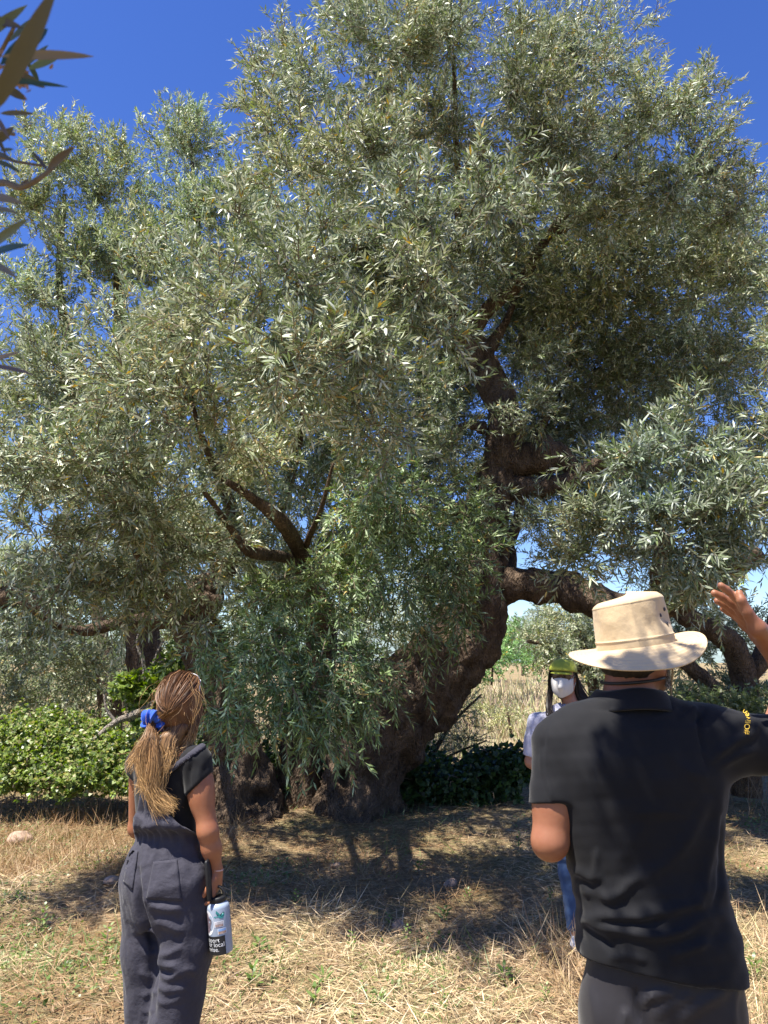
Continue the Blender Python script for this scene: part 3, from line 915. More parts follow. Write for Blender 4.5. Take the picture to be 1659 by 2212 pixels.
broad_mass("ivy_patch", "dark green ivy growing in the gap between the two trunks", "ivy",
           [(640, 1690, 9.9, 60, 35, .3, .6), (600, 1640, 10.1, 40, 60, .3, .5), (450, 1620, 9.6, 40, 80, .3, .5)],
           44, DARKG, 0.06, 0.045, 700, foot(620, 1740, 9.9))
broad_mass("leafy_bush", "pale green leafy bush in the shade behind the hatted man's shoulder", "bush",
           [(1490, 1510, 9.2, 60, 30, .4, .5), (1570, 1520, 9.2, 60, 30, .4, .5), (1640, 1520, 9.2, 50, 40, .4, .5), (1600, 1600, 9.1, 90, 60, .5, .8), (1700, 1600, 9.0, 90, 80, .5, .6)],
           45, [(0.10, 0.14, 0.05), (0.15, 0.19, 0.08), (0.22, 0.24, 0.13)], 0.06, 0.035, 700, foot(1560, 1700, 9.2))

# bleached dead branches
def dead_branch(label, segs, origin):
    t = thing("dead_branch", label, "dead branch", tuple(origin))
    for i, s in enumerate(segs):
        C, R = limb(s, 8)
        V, F = tube(C, R, 10, gnarl(0.12, 14))
        part("stem" if i == 0 else "twig", V, F, M_BARK_PALE, t)


dead_branch("bleached bare branch forking above the bramble, the taller one", [
    [(285, 1560, 9.9, 16), (300, 1500, 9.9, 13), (312, 1470, 9.9, 12), (310, 1430, 9.9, 9), (297, 1395, 9.9, 6), (298, 1370, 9.9, 4)],
    [(312, 1470, 9.9, 10), (335, 1440, 9.9, 9), (365, 1420, 9.9, 8), (395, 1390, 9.9, 5)],
    [(328, 1448, 9.9, 7), (340, 1410, 9.9, 6), (355, 1380, 9.9, 4)]], foot(285, 1690, 9.9))
dead_branch("thin bleached bare twig leaning beside the broad leaved sapling", [
    [(395, 1640, 9.4, 12), (398, 1540, 9.4, 9), (402, 1490, 9.4, 8), (412, 1450, 9.4, 6), (435, 1400, 9.5, 4)],
    [(400, 1530, 9.4, 7), (430, 1490, 9.4, 5), (465, 1455, 9.4, 4)],
    [(402, 1480, 9.4, 6), (415, 1440, 9.4, 5), (418, 1410, 9.4, 3)]], foot(395, 1690, 9.4))
dead_branch("grey fallen dead branch lying low in the bramble", [
    [(200, 1600, 9.0, 10), (250, 1560, 9.1, 14), (290, 1545, 9.3, 18), (330, 1520, 9.5, 14), (350, 1500, 9.6, 8)],
    [(250, 1560, 9.1, 8), (230, 1530, 9.1, 6), (225, 1500, 9.1, 4)]], foot(250, 1690, 9.2))

# ------------------------------------------------------------------ straw, dry grass and small weeds
STRAW = np.array([(0.50, 0.37, 0.21), (0.62, 0.48, 0.30), (0.70, 0.57, 0.38), (0.42, 0.28, 0.16), (0.50, 0.42, 0.22)])


def straw_layer(rng, n, xr, yr, L, W, lift, flat, dens=None, pal=STRAW, patchy=True):
    y = yr[0] + (yr[1] - yr[0]) * rng.random(n) ** 1.35
    x = rng.uniform(*xr, n) * (0.5 + 0.08 * y)
    if dens is not None:
        k = dens(x, y) > rng.random(n)
        x, y = x[k], y[k]
        n = len(x)
    b = np.stack([x, y, gh(x, y) + rng.random(n) * lift], 1)
    d = rng.normal(size=(n, 3))
    d[:, 2] = np.abs(d[:, 2]) * (1 - flat) + 0.02
    nr = rng.normal(size=(n, 3)) * 0.5 + np.array((0, -0.3, 1))
    V, F, k = leaf_verts(b, d, nr, L * rng.uniform(.5, 1.5, n), W * rng.uniform(.6, 1.4, n), rng.normal(0.05, 0.15, n), False)
    t = pal[rng.integers(0, len(pal), n)] * rng.uniform(.7, 1.2, (n, 1))
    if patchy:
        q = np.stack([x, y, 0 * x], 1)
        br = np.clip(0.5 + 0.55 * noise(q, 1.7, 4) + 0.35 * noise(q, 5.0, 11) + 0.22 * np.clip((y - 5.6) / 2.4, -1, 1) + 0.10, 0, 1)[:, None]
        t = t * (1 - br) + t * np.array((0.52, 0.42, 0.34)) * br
    return V, F, np.repeat(t, k, 0)


rng = np.random.default_rng(51)
clump = lambda f, o, lo, hi: (lambda x, y: np.clip((noise(np.stack([x, y, 0 * x], 1), f, o) - lo) / (hi - lo), 0, 1))
litter = Bag()
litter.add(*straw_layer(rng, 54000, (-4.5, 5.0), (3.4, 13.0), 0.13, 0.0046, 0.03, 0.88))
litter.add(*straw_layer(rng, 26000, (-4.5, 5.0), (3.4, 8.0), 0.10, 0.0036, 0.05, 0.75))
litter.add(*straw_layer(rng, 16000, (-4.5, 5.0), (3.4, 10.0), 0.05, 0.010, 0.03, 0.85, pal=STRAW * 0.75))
o = litter.part("straw_litter", M_STRAW)
o["kind"] = "stuff"
o["label"] = "mown straw and dry leaf litter covering the ground"
grass = Bag()
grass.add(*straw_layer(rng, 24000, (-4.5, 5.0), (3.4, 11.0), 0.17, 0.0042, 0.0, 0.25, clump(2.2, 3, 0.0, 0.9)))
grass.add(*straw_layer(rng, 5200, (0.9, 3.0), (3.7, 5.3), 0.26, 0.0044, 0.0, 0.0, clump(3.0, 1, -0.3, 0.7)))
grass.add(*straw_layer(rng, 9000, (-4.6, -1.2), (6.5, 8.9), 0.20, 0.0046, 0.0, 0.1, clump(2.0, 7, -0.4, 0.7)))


def field(rng, n, xr, yr, L, W, pal, dens=None):
    y = rng.uniform(*yr, n)
    x = rng.uniform(*xr, n) * y
    b = np.stack([x, y, gh(x, y)], 1)
    d = rng.normal(0, 0.42, (n, 3)) + np.array((0, 0, 1.0))
    q = np.stack([x, y, 0 * x], 1)
    L = L * np.clip(0.75 + 0.45 * noise(q, 0.9, 2) + 0.3 * noise(q, 2.7, 7), 0.25, 1.7)
    V, F, k = leaf_verts(b, d, rng.normal(size=(n, 3)) + np.array((0, -1, 0)), L * rng.uniform(.5, 1.3, n), W * rng.uniform(.6, 1.4, n), rng.normal(0.1, 0.2, n), False)
    t = pal[rng.integers(0, len(pal), n)] * rng.uniform(.8, 1.2, (n, 1))
    return V, F, np.repeat(t, k, 0)


PALE = np.array([(0.58, 0.48, 0.30), (0.52, 0.41, 0.24), (0.62, 0.53, 0.36), (0.36, 0.37, 0.16), (0.50, 0.37, 0.29), (0.40, 0.42, 0.22)])
grass.add(*field(rng, 18000, (-0.1, 0.62), (12.5, 19), 0.55, 0.017, PALE))
grass.add(*field(rng, 16000, (-0.1, 0.62), (19, 34), 0.85, 0.036, PALE))
grass.add(*field(rng, 9000, (-0.62, 0.0), (11.5, 22), 0.45, 0.014, PALE * 0.8))
o = grass.part("dry_grass", M_STRAW)
o["kind"] = "stuff"
o["label"] = "standing dry yellow grass in tufts and across the field behind"

weeds = Bag()
WG = np.array([(0.14, 0.22, 0.05), (0.20, 0.28, 0.09), (0.10, 0.16, 0.04), (0.27, 0.33, 0.15)])
weeds.add(*straw_layer(rng, 42000, (-4.5, 5.0), (3.4, 9.5), 0.032, 0.018, 0.03, 0.3, clump(2.6, 9, 0.15, 1.0), WG, False))
weeds.add(*straw_layer(rng, 22000, (-4.5, 5.0), (3.4, 10), 0.12, 0.005, 0.0, 0.15, clump(1.8, 12, 0.1, 1.0), WG, False))
o = weeds.part("ground_weeds", M_BROAD)
o["kind"] = "stuff"
o["label"] = "tiny green weeds and grass shoots sprouting through the straw"


def weed_mesh(seed, nl, L, W, h):
    rng = np.random.default_rng(seed)
    b = Bag()
    st = Bag()
    for i in range(nl):
        a = i * 2.4 + rng.uniform(-.3, .3)
        t = i / nl
        d = np.array((math.cos(a), math.sin(a), 0.5 + 0.9 * t))
        base = np.array((0, 0, h * t)) + 0.02 * d
        V, F, k = leaf_verts(base[None], d[None], np.array([[-d[0] * .4, -d[1] * .4, 1.0]]), L * (1 - .4 * t) * rng.uniform(.8, 1.2), W * (1 - .4 * t), 0.2, True)
        b.add(V, F, WG[rng.integers(0, 4)] * rng.uniform(.8, 1.2) * np.ones((k, 3)))
    V, F = tube(np.array([(0, 0, -0.02), (0.004, 0, h * .5), (0, .004, h)]), 0.003, 5)
    return b.get(), (V, F)


WEEDS = []
for s, a in enumerate([(13, .075, .04, .10), (18, .055, .035, .16), (11, .10, .03, .06)]):
    lf, stv = weed_mesh(60 + s, *a)
    me = make_mesh("leaves", lf[0], lf[1], lf[2])
    me.materials.append(M_BROAD)
    ms = make_mesh("stem", stv[0], stv[1])
    ms.materials.append(M_BROAD if False else M_TWIG)
    WEEDS.append((me, ms))
wspots = [(500, 2075, 2, 'pale green weed growing below the water bottle'),
          (560, 2060, 0, 'leafy weed just right of the water bottle'),
          (545, 2140, 0, "green weed right of the woman's lower leg"),
          (840, 1985, 0, "green weed at the near edge of the tree's shadow, left of centre"),
          (880, 2020, 1, "tall weed at the shadow's near edge in the picture's centre"),
          (960, 1975, 0, "weed inside the shadow's near edge, right of centre"),
          (700, 2120, 2, 'low spreading weed on sunlit straw between the two nearest people, left one'),
          (1190, 1960, 1, "weed beside the hatted man's left hip, in the straw"),
          (640, 1960, 1, "weed in half shade right of the woman's elbow"),
          (905, 1880, 0, "small weed deep in the tree's shadow, below the leaning trunk"),
          (1120, 1840, 1, "weed in the shade left of the hatted man's elbow"),
          (1010, 1930, 0, 'weed in the shade straight below the ivy mound'),
          (760, 2050, 1, 'weed in the straw right of the bottle, level with its foot'),
          (600, 1880, 1, "slender weed in the shade close to the woman's right arm"),
          (90, 2020, 1, "slender weed at the left edge beside the woman's hip"),
          (140, 2120, 2, 'low spreading weed near the lower left corner'),
          (40, 1960, 0, 'leafy weed at the left edge below the pinkish stone'),
          (1090, 2120, 0, "leafy weed in dry tufts left of the hatted man's trousers"),
          (680, 2180, 0, "leafy weed at the bottom edge right of the woman's leg"),
          (820, 2170, 2, "low spreading weed at the bottom edge in the picture's centre"),
          (1180, 2160, 1, "tall weed at the bottom right beside the man's trousers"),
          (230, 2060, 1, "slender weed touching the left side of the woman's thigh"),
          (1630, 2110, 0, "weed right of the hatted man at the picture's edge"),
          (960, 2190, 1, 'tall weed at the bottom edge, right of centre')]
for i, (dx, dy, kind, lab) in enumerate(wspots):
    yc = -(dy * DS - 512) / FPX
    ang = math.atan(yc) + PITCH
    Y = -CAM_H / math.tan(ang)
    p = at(dx, dy, Y)
    t = thing("weed", lab, "weed", (p[0], p[1], float(gh(p[0], p[1]))), "small weeds scattered over the straw")
    t.rotation_euler = (0, 0, i * 1.7)
    t.scale = [(.62, .62, .55), (.9, .9, .7), (.75, .75, .9), (.5, .5, .6)][i % 4]
    link("leaves", WEEDS[kind][0], None, t)
    link("stem", WEEDS[kind][1], None, t)

# stones
M_STONE = plain_mat("field_stone", (0.36, 0.25, 0.18), 0.9, 0.2, 0.35, 18)


def stone(dx, dy, size, label, seed):
    yc = -(dy * DS - 512) / FPX
    Y = -CAM_H / math.tan(math.atan(yc) + PITCH)
    p = at(dx, dy, Y)
    n1, n2 = 22, 12
    th = np.linspace(0, np.pi, n2)
    ph = np.linspace(0, 2 * np.pi, n1, endpoint=False)
    TH, PHI = np.meshgrid(th, ph, indexing='ij')
    U = np.stack([np.sin(TH) * np.cos(PHI), np.sin(TH) * np.sin(PHI), np.cos(TH)], -1).reshape(-1, 3)
    r = 1 + 0.18 * noise(U + seed, 1.8, seed % 9) + 0.06 * noise(U + seed, 5, 2)
    V = U * r[:, None] * np.array((1.0, 0.75, 0.55)) * size
    i, j = np.meshgrid(np.arange(n2 - 1), np.arange(n1), indexing='ij')
    F = np.stack([i * n1 + j, (i + 1) * n1 + j, (i + 1) * n1 + (j + 1) % n1, i * n1 + (j + 1) % n1], -1).reshape(-1, 4)
    o = link("stone", make_mesh("stone", V, F, None, True), M_STONE, None, (p[0], p[1], float(gh(p[0], p[1])) + size * 0.2))
    o.rotation_euler = (0.1, 0.15, seed)
    tag(o, label, "stone")


stone(45, 1822, 0.13, "pinkish field stone in the dry grass at the left edge", 1)
stone(242, 1918, 0.075, "brown stone in the shade just left of the woman's hip", 2)
stone(724, 1877, 0.05, "small round pale stone on the sunlit straw in mid ground", 3)
stone(974, 1899, 0.06, "dull stone lying in the tree's shadow, nearest the centre", 4)
stone(860, 1985, 0.055, "half buried reddish stone at the near edge of the tree's shadow", 5)

# ================================================================== olive twig close to the camera, top left
near = thing("olive_branch", "dark olive twigs hanging close to the camera at the upper left edge", "olive branch", tuple(at(-260, 300, 0.75)))
M_NEAR = leaf_mat("near_olive_leaf", 0.42, 0.18, 0.4)


def ntwig(pts, w0, w1):
    C = catmull([at(x, y, Y) for x, y, Y in pts], 8)
    V, F = tube(C, np.linspace(w0, w1, len(C)), 10, gnarl(0.14, 60))
    part("twig", V, F, M_TWIG, near)


ntwig([(-260, 280, .75), (-120, 260, .72), (-20, 280, .68), (30, 290, .66)], .004, .002)
ntwig([(-240, 480, .80), (-100, 420, .76), (0, 395, .72), (45, 405, .70), (85, 385, .69), (115, 362, .69)], .0045, .0022)
ntwig([(-100, 420, .76), (-20, 345, .73), (40, 350, .71), (90, 358, .70)], .0022, .0014)
ntwig([(45, 405, .70), (50, 395, .70), (62, 388, .70)], .0018, .001)
ntwig([(-260, 280, .75), (-160, 520, .74), (-80, 760, .72), (-20, 790, .70)], .004, .0018)
ntwig([(-160, 520, .74), (-90, 530, .70), (-10, 540, .67)], .003, .0015)
ntwig([(-120, 260, .72), (-60, 180, .66), (-10, 130, .62), (30, 60, .58)], .003, .0015)
BR_, GR_, SL_ = (0.13, 0.11, 0.05), (0.045, 0.085, 0.05), (0.13, 0.15, 0.07)
NL = [  # base, tip, depth, width (sketch units), colour
    (-20, 250, 125, -35, .42, .40, 46, BR_), (0, 140, 104, 62, .47, .50, 36, GR_), (0, 122, 204, 122, .46, .50, 22, (0.26, .19, .09)), (60, 150, 130, 122, .52, .54, 18, (.20, .22, .06)), (-40, 170, 148, 188, .50, .54, 14, GR_),
    (35, 158, 98, 190, .54, .56, 20, BR_), (10, 190, 58, 216, .56, .57, 22, BR_), (0, 245, 76, 246, .60, .60, 13, BR_), (-20, 240, 22, 304, .58, .57, 14, (0.20, .14, .09)), (-10, 310, 30, 274, .60, .60, 20, BR_),
    (-10, 290, 14, 338, .60, .60, 10, BR_), (-30, 325, 38, 352, .66, .64, 14, BR_), (-10, 345, 48, 376, .66, .65, 12, SL_), (103, 366, 162, 316, .69, .66, 20, (0.12, .09, .06)), (103, 368, 70, 328, .69, .69, 9, (.09, .07, .06)),
    (-40, 425, 50, 440, .54, .52, 26, (.24, .18, .09)), (-30, 450, 44, 462, .58, .56, 16, (.22, .18, .07)), (-20, 535, 62, 472, .66, .62, 22, SL_), (-20, 550, 64, 528, .66, .63, 20, GR_), (-30, 565, 36, 600, .60, .58, 22, (.24, .19, .11)),
    (-30, 785, 44, 760, .70, .68, 12, (.26, .19, .12)), (-30, 790, 74, 810, .70, .67, 14, (.17, .11, .07)), (20, 90, 70, 40, .56, .58, 12, SL_), (45, 150, 105, 97, .56, .58, 12, SL_), (-30, 40, 50, 60, .50, .50, 22, (.10, .08, .05)), (-60, 0, 40, -60, .5, .5, 30, BR_),
    (-60, 100, 60, 10, .5, .5, 24, SL_), (-80, 220, 10, 210, .52, .52, 24, BR_), (-90, 300, 0, 330, .6, .6, 22, SL_), (0, 325, 30, 322, .62, .63, 8, SL_), (60, 135, 85, 180, .58, .60, 14, GR_), (-30, 345, 42, 368, .70, .68, 14, BR_)]
for (x0, y0, x1, y1, Y0, Y1, w, c) in NL:
    a, e = at(x0, y0, Y0), at(x1, y1, Y1)
    d = e - a
    L = np.linalg.norm(d)
    view = unit((a + e) / 2 - np.array((0, 0, CAM_H)))
    nr = -view + np.array((0.1, 0, 0.35))
    n = 9
    t = np.linspace(0, 1, n)
    prof = np.sin(np.pi * np.clip(t, 0, 1) ** 0.85) ** 0.75 * 0.43 * w * mm((Y0 + Y1) / 2, (y0 + y1) / 2)
    side = unit(np.cross(nr, d))
    up = np.cross(unit(d), side)
    mid = a[None] + d[None] * t[:, None] - up[None] * (0.08 * L * (t * (1 - t) * -2))[:, None]
    V = np.stack([mid - side * prof[:, None] + up * prof[:, None] * .22, mid, mid + side * prof[:, None] + up * prof[:, None] * .22], 1).reshape(-1, 3)
    V2 = V - up * 0.0005
    k = np.arange(n - 1)[:, None] * 3
    Q = np.vstack([k + np.array([[0, 1, 4, 3]]), k + np.array([[1, 2, 5, 4]])])
    F = np.vstack([Q, Q[:, ::-1] + len(V)])
    part("leaf", np.vstack([V, V2]), F, M_NEAR, near, np.tile(np.array(c), (2 * len(V), 1)))
bl = Bag()
rng = np.random.default_rng(77)
for k in range(60):
    p = at(rng.normal(25, 22), rng.normal(160, 22), rng.normal(.55, .02))
    V, F, kk = leaf_verts(p[None], rng.normal(size=(1, 3)), rng.normal(size=(1, 3)), 0.006, 0.004, 0.1, True)
    bl.add(V, F, np.tile(np.array((0.30, 0.17, 0.10)), (kk, 1)))
o = bl.part("blossom", M_STRAW, near)
o["kind"] = "stuff"
# the rest of that branch, above and behind the picture: its shade falls on the man's back
rng = np.random.default_rng(78)
rest = Bag()
rtw = Bag()
SD = np.array(SUN_DIR)
for (tx, ty, tz, sp, cnt) in [(0.80, 2.05, 1.30, .05, 26), (0.88, 2.05, 1.16, .08, 50), (0.92, 2.05, 1.02, .08, 55), (0.97, 2.05, 1.34, .05, 18), (0.80, 2.05, 1.02, .04, 14)]:
    c = np.array((tx, ty, tz)) + SD * 3.3
    p = c + rng.normal(0, sp, (cnt, 3))
    lf, tw, raw = sprigs(p, rng.normal(size=(cnt, 3)) + np.array((0.3, 0.3, -.2)), 0.12, 14, 0.06, 0.018, rng, True)
    rest.add(*lf)
    rtw.add(*tw)
    C = catmull([at(-260, 280, .75), (at(-260, 280, .75) + c) / 2 + np.array((-.3, 0, .3)), c], 6)
    V, F = tube(C, np.linspace(.005, .003, len(C)), 6)
    rtw.add(V, F)
for (sx, sy, sY) in ((0, 100, .5), (60, 250, .6), (0, 450, .6), (60, 550, .65), (20, 780, .7)):
    c = at(sx, sy, sY) + SD * 1.05 + np.array((-.12, -.06, 0))
    p = c + rng.normal(0, .11, (60, 3))
    lf, tw, raw = sprigs(p, rng.normal(size=(60, 3)) + np.array((0.2, 0.1, -.2)), 0.16, 16, 0.06, 0.016, rng, True)
    rest.add(*lf)
    rtw.add(*tw)
o = rest.part("foliage", M_NEAR, near)
o["kind"] = "stuff"
o = rtw.part("twigs", M_TWIG, near)
o["kind"] = "stuff"

# ================================================================== implicit modelling for people and clothes
def smin(a, b, k):
    if k <= 0:
        return np.minimum(a, b)
    h = np.clip(0.5 + 0.5 * (b - a) / k, 0, 1)
    return b + (a - b) * h - k * h * (1 - h)


def smax(a, b, k):
    return -smin(-a, -b, k)


def cone(a, b, ra, rb):
    a = np.asarray(a, float)
    b = np.asarray(b, float)
    ab = b - a
    L2 = ab.dot(ab)

    def f(p):
        h = np.clip(((p - a) @ ab) / L2, 0, 1)
        return np.linalg.norm(p - a - h[:, None] * ab, axis=1) - (ra + (rb - ra) * h)
    f.lo = np.minimum(a - ra, b - rb)
    f.hi = np.maximum(a + ra, b + rb)
    return f


def ellip(c, r, fwd=(0, 1, 0), upv=(0, 0, 1)):
    """ellipsoid with radii r along (right, forward, up)"""
    c = np.asarray(c, float)
    r = np.asarray(r, float)
    y = unit(np.asarray(fwd, float))
    x = unit(np.cross(y, np.asarray(upv, float)))
    z = np.cross(x, y)
    R = np.stack([x, y, z], 1)

    def f(p):
        q = (p - c) @ R
        k0 = np.linalg.norm(q / r, axis=1)
        k1 = np.linalg.norm(q / (r * r), axis=1)
        return k0 * (k0 - 1) / np.maximum(k1, 1e-6)
    m = r.max()
    f.lo, f.hi = c - m, c + m
    return f


def loft(rows, yaw=0.0, n=2.4):
    """rows: (z, cx, cy, half width, half depth), sections turned by yaw"""
    rows = np.array(rows, float)
    rows = rows[np.argsort(rows[:, 0])]
    z0, z1 = rows[0, 0], rows[-1, 0]
    c, s = math.cos(yaw), math.sin(yaw)

    def f(p):
        z = np.clip(p[:, 2], z0, z1)
        cx, cy, a, b = (np.interp(z, rows[:, 0], rows[:, i]) for i in (1, 2, 3, 4))
        dx, dy = p[:, 0] - cx, p[:, 1] - cy
        u, v = dx * c + dy * s, -dx * s + dy * c
        k = (np.abs(u / a) ** n + np.abs(v / b) ** n) ** (1 / n)
        d = (k - 1) * np.minimum(a, b)
        return smax(d, np.maximum(z0 - p[:, 2], p[:, 2] - z1), 0.01)
    m = rows[:, 3:5].max()
    f.lo = np.array((rows[:, 1].min() - m, rows[:, 2].min() - m, z0))
    f.hi = np.array((rows[:, 1].max() + m, rows[:, 2].max() + m, z1))
    return f


def union(items):
    """items: (sdf, blend)"""
    LO = np.array([g.lo for g, k in items]) - 0.09
    HI = np.array([g.hi for g, k in items]) + 0.09

    def f(p):
        out = np.full(len(p), 1.0)
        for s in range(0, len(p), 2048):
            q = p[s:s + 2048]
            hit = np.where((LO < q.max(0)).all(1) & (HI > q.min(0)).all(1))[0]
            d = out[s:s + 2048]
            for i in hit:
                g, k = items[i]
                d = smin(d, g(q), k)
            out[s:s + 2048] = d
        return out
    f.lo = np.min([i[0].lo for i in items], 0)
    f.hi = np.max([i[0].hi for i in items], 0)
    return f


def cut(f, pt, nrm, k=0.004):
    """keep the side the normal points away from"""
    pt = np.asarray(pt, float)
    nrm = unit(nrm)

    def g(p):
        return smax(f(p), (p - pt) @ nrm, k)
    g.lo, g.hi = f.lo, f.hi
    return g


def rowsmooth(rows, n=6):
    rows = np.array(rows, float)
    rows = rows[np.argsort(rows[:, 0])]
    return catmull(rows, n)


def sdf_mesh(f, h, lo=None, hi=None, block=8):
    lo = np.asarray(f.lo if lo is None else lo, float) - 3 * h
    hi = np.asarray(f.hi if hi is None else hi, float) + 3 * h
    nb = np.ceil((hi - lo) / (h * block)).astype(int)
    n = nb * block
    bc = [(np.arange(k) + 0.5) * block * h for k in nb]
    BX, BY, BZ = np.meshgrid(*bc, indexing='ij')
    cen = np.stack([BX, BY, BZ], -1).reshape(-1, 3) + lo
    dc = np.concatenate([f(c_) for c_ in np.array_split(cen, max(1, len(cen) // 64))])
    act = np.abs(dc) < block * h * 1.25
    V = np.repeat(np.repeat(np.repeat(np.sign(dc).reshape(nb).astype(np.float32), block, 0), block, 1), block, 2)
    off = np.stack(np.meshgrid(*[np.arange(block)] * 3, indexing='ij'), -1).reshape(-1, 3)
    idx = np.stack(np.unravel_index(np.where(act)[0], nb), 1)
    for s in range(0, len(idx), 120):
        g = (idx[s:s + 400, None] * block + off[None]).reshape(-1, 3)
        V[g[:, 0], g[:, 1], g[:, 2]] = f(g * h + lo)
    S = V < 0
    c = np.zeros(tuple(n - 1), np.int8)
    for dx in (0, 1):
        for dy in (0, 1):
            for dz in (0, 1):
                c += S[dx:n[0] - 1 + dx, dy:n[1] - 1 + dy, dz:n[2] - 1 + dz]
    cells = np.argwhere((c > 0) & (c < 8))
    key = (cells // block) @ np.array((n[1] * n[2], n[2], 1))
    cells = cells[np.argsort(key, kind='stable')]
    cid = np.full(tuple(n - 1), -1, np.int32)
    cid[cells[:, 0], cells[:, 1], cells[:, 2]] = np.arange(len(cells))
    acc = np.zeros((len(cells), 3))
    cnt = np.zeros(len(cells))
    corners = [(a, b, d) for a in (0, 1) for b in (0, 1) for d in (0, 1)]
    for a in corners:
        for ax in range(3):
            if a[ax]:
                continue
            b = list(a)
            b[ax] = 1
            va = V[cells[:, 0] + a[0], cells[:, 1] + a[1], cells[:, 2] + a[2]]
            vb = V[cells[:, 0] + b[0], cells[:, 1] + b[1], cells[:, 2] + b[2]]
            m = (va < 0) != (vb < 0)
            t = np.where(m, va / np.where(m, va - vb, 1), 0)
            p = np.tile(np.array(a, float), (len(cells), 1))
            p[:, ax] += t
            acc += p * m[:, None]
            cnt += m
    P = (cells + acc / np.maximum(cnt, 1)[:, None]) * h + lo
    quads = []
    for ax in range(3):
        o1, o2 = (ax + 1) % 3, (ax + 2) % 3
        sl0 = [slice(1, None)] * 3
        sl1 = [slice(1, None)] * 3
        sl0[ax] = slice(0, -1)
        A = S[tuple(slice(0, -1) if i == ax else slice(1, -1) for i in range(3))]
        B = S[tuple(slice(1, None) if i == ax else slice(1, -1) for i in range(3))]
        e = np.argwhere(A != B)
        if not len(e):
            continue
        flip = A[e[:, 0], e[:, 1], e[:, 2]]
        q = e.copy()
        q[:, o1] += 1
        q[:, o2] += 1          # grid corner index of the edge start

        def cell(d1, d2):
            w = q.copy()
            w[:, o1] -= d1
            w[:, o2] -= d2
            return cid[w[:, 0], w[:, 1], w[:, 2]]
        Q = np.stack([cell(1, 1), cell(0, 1), cell(0, 0), cell(1, 0)], 1)
        Q[~flip] = Q[~flip][:, ::-1]
        quads.append(Q)
    Q = np.vstack(quads)
    Q = Q[(Q >= 0).all(1)]
    # pull onto the surface
    e = h * 0.5
    for it in range(2):
        d = f(P)
        g = np.stack([f(P + np.eye(3)[i] * e) - f(P - np.eye(3)[i] * e) for i in range(3)], 1) / (2 * e)
        gn = np.maximum((g * g).sum(1), 0.2)
        P = P - np.clip(d / gn, -h, h)[:, None] * g
    return P, Q, unit(g)


def seg_dist(uv, poly):
    """distance of points to a polyline and position along it (0..1)"""
    poly = np.asarray(poly, float)
    best = np.full(len(uv), 1e9)
    along = np.zeros(len(uv))
    m = len(poly) - 1
    for i in range(m):
        a, b = poly[i], poly[i + 1]
        ab = b - a
        t = np.clip(((uv - a) @ ab) / ab.dot(ab), 0, 1)
        d = np.linalg.norm(uv - a - t[:, None] * ab, axis=1)
        k = d < best
        best[k] = d[k]
        along[k] = (i + t[k]) / m
    return best, along


def folds(P, N, spec, back=True):
    """cloth folds: (polyline in sketch units, height m, half width in sketch units)"""
    uv = proj(P)
    face = np.clip(-N[:, 1] * 1.6 + 0.25, 0, 1) if back else 1.0
    out = np.zeros(len(P))
    for poly, amp, w in spec:
        poly = catmull(poly, 6) if len(poly) > 2 else np.asarray(poly, float)
        d, t = seg_dist(uv, poly)
        taper = np.clip(np.minimum(t, 1 - t) * 5, 0.0, 1) ** 0.7
        r = d / w
        out += amp * taper * np.exp(-r * r)
    return P + N * (out * face)[:, None]


def head_items(c, f, u=(0, 0, 1), s=1.0, k=0.02):
    """head with brow, nose, lips, chin, jaw and ears; c = centre of the skull, f = facing"""
    c = np.asarray(c, float)
    f = unit(f)
    u = unit(np.asarray(u, float) - f * np.dot(u, f))
    r = np.cross(f, u)
    w = lambda x, y, z: c + s * (r * x + f * y + u * z)
    E = lambda x, y, z, rr: ellip(w(x, y, z), np.array(rr) * s, f, u)
    K = lambda a, b, ra, rb: cone(w(*a), w(*b), ra * s, rb * s)
    it = [(E(0, -0.012, 0.025, (0.074, 0.094, 0.088)), 0), (E(0, 0.03, -0.035, (0.060, 0.066, 0.078)), .03 * s), (E(0, 0.062, -0.088, (0.030, 0.026, 0.022)), .03 * s),
          (K((-0.055, 0.0, -0.06), (-0.02, 0.065, -0.09), .018, .016), .03 * s), (K((0.055, 0.0, -0.06), (0.02, 0.065, -0.09), .018, .016), .03 * s),
          (K((-0.035, 0.078, 0.020), (0.035, 0.078, 0.020), .012, .012), .02 * s), (K((0, 0.090, 0.008), (0, 0.110, -0.030), .008, .012), .014 * s),
          (K((-0.012, 0.098, -0.034), (0.012, 0.098, -0.034), .008, .008), .01 * s), (K((-0.018, 0.090, -0.056), (0.018, 0.090, -0.056), .007, .007), .01 * s), (K((-0.014, 0.088, -0.066), (0.014, 0.088, -0.066), .008, .008), .01 * s),
          (E(-0.045, 0.068, -0.022, (0.020, 0.018, 0.022)), .02 * s), (E(0.045, 0.068, -0.022, (0.020, 0.018, 0.022)), .02 * s),
          (E(-0.076, -0.012, -0.008, (0.010, 0.020, 0.032)), .012 * s), (E(0.076, -0.012, -0.008, (0.010, 0.020, 0.032)), .012 * s)]
    return it, w


def finger(a, b, c, d, r):
    return [(cone(a, b, r, r * .95), r * .5), (cone(b, c, r * .95, r * .9), r * .4), (cone(c, d, r * .9, r * .82), r * .4)]


def bendpts(base, dirs, lens):
    out = [np.asarray(base, float)]
    for d, l in zip(dirs, lens):
        out.append(out[-1] + unit(d) * l)
    return out


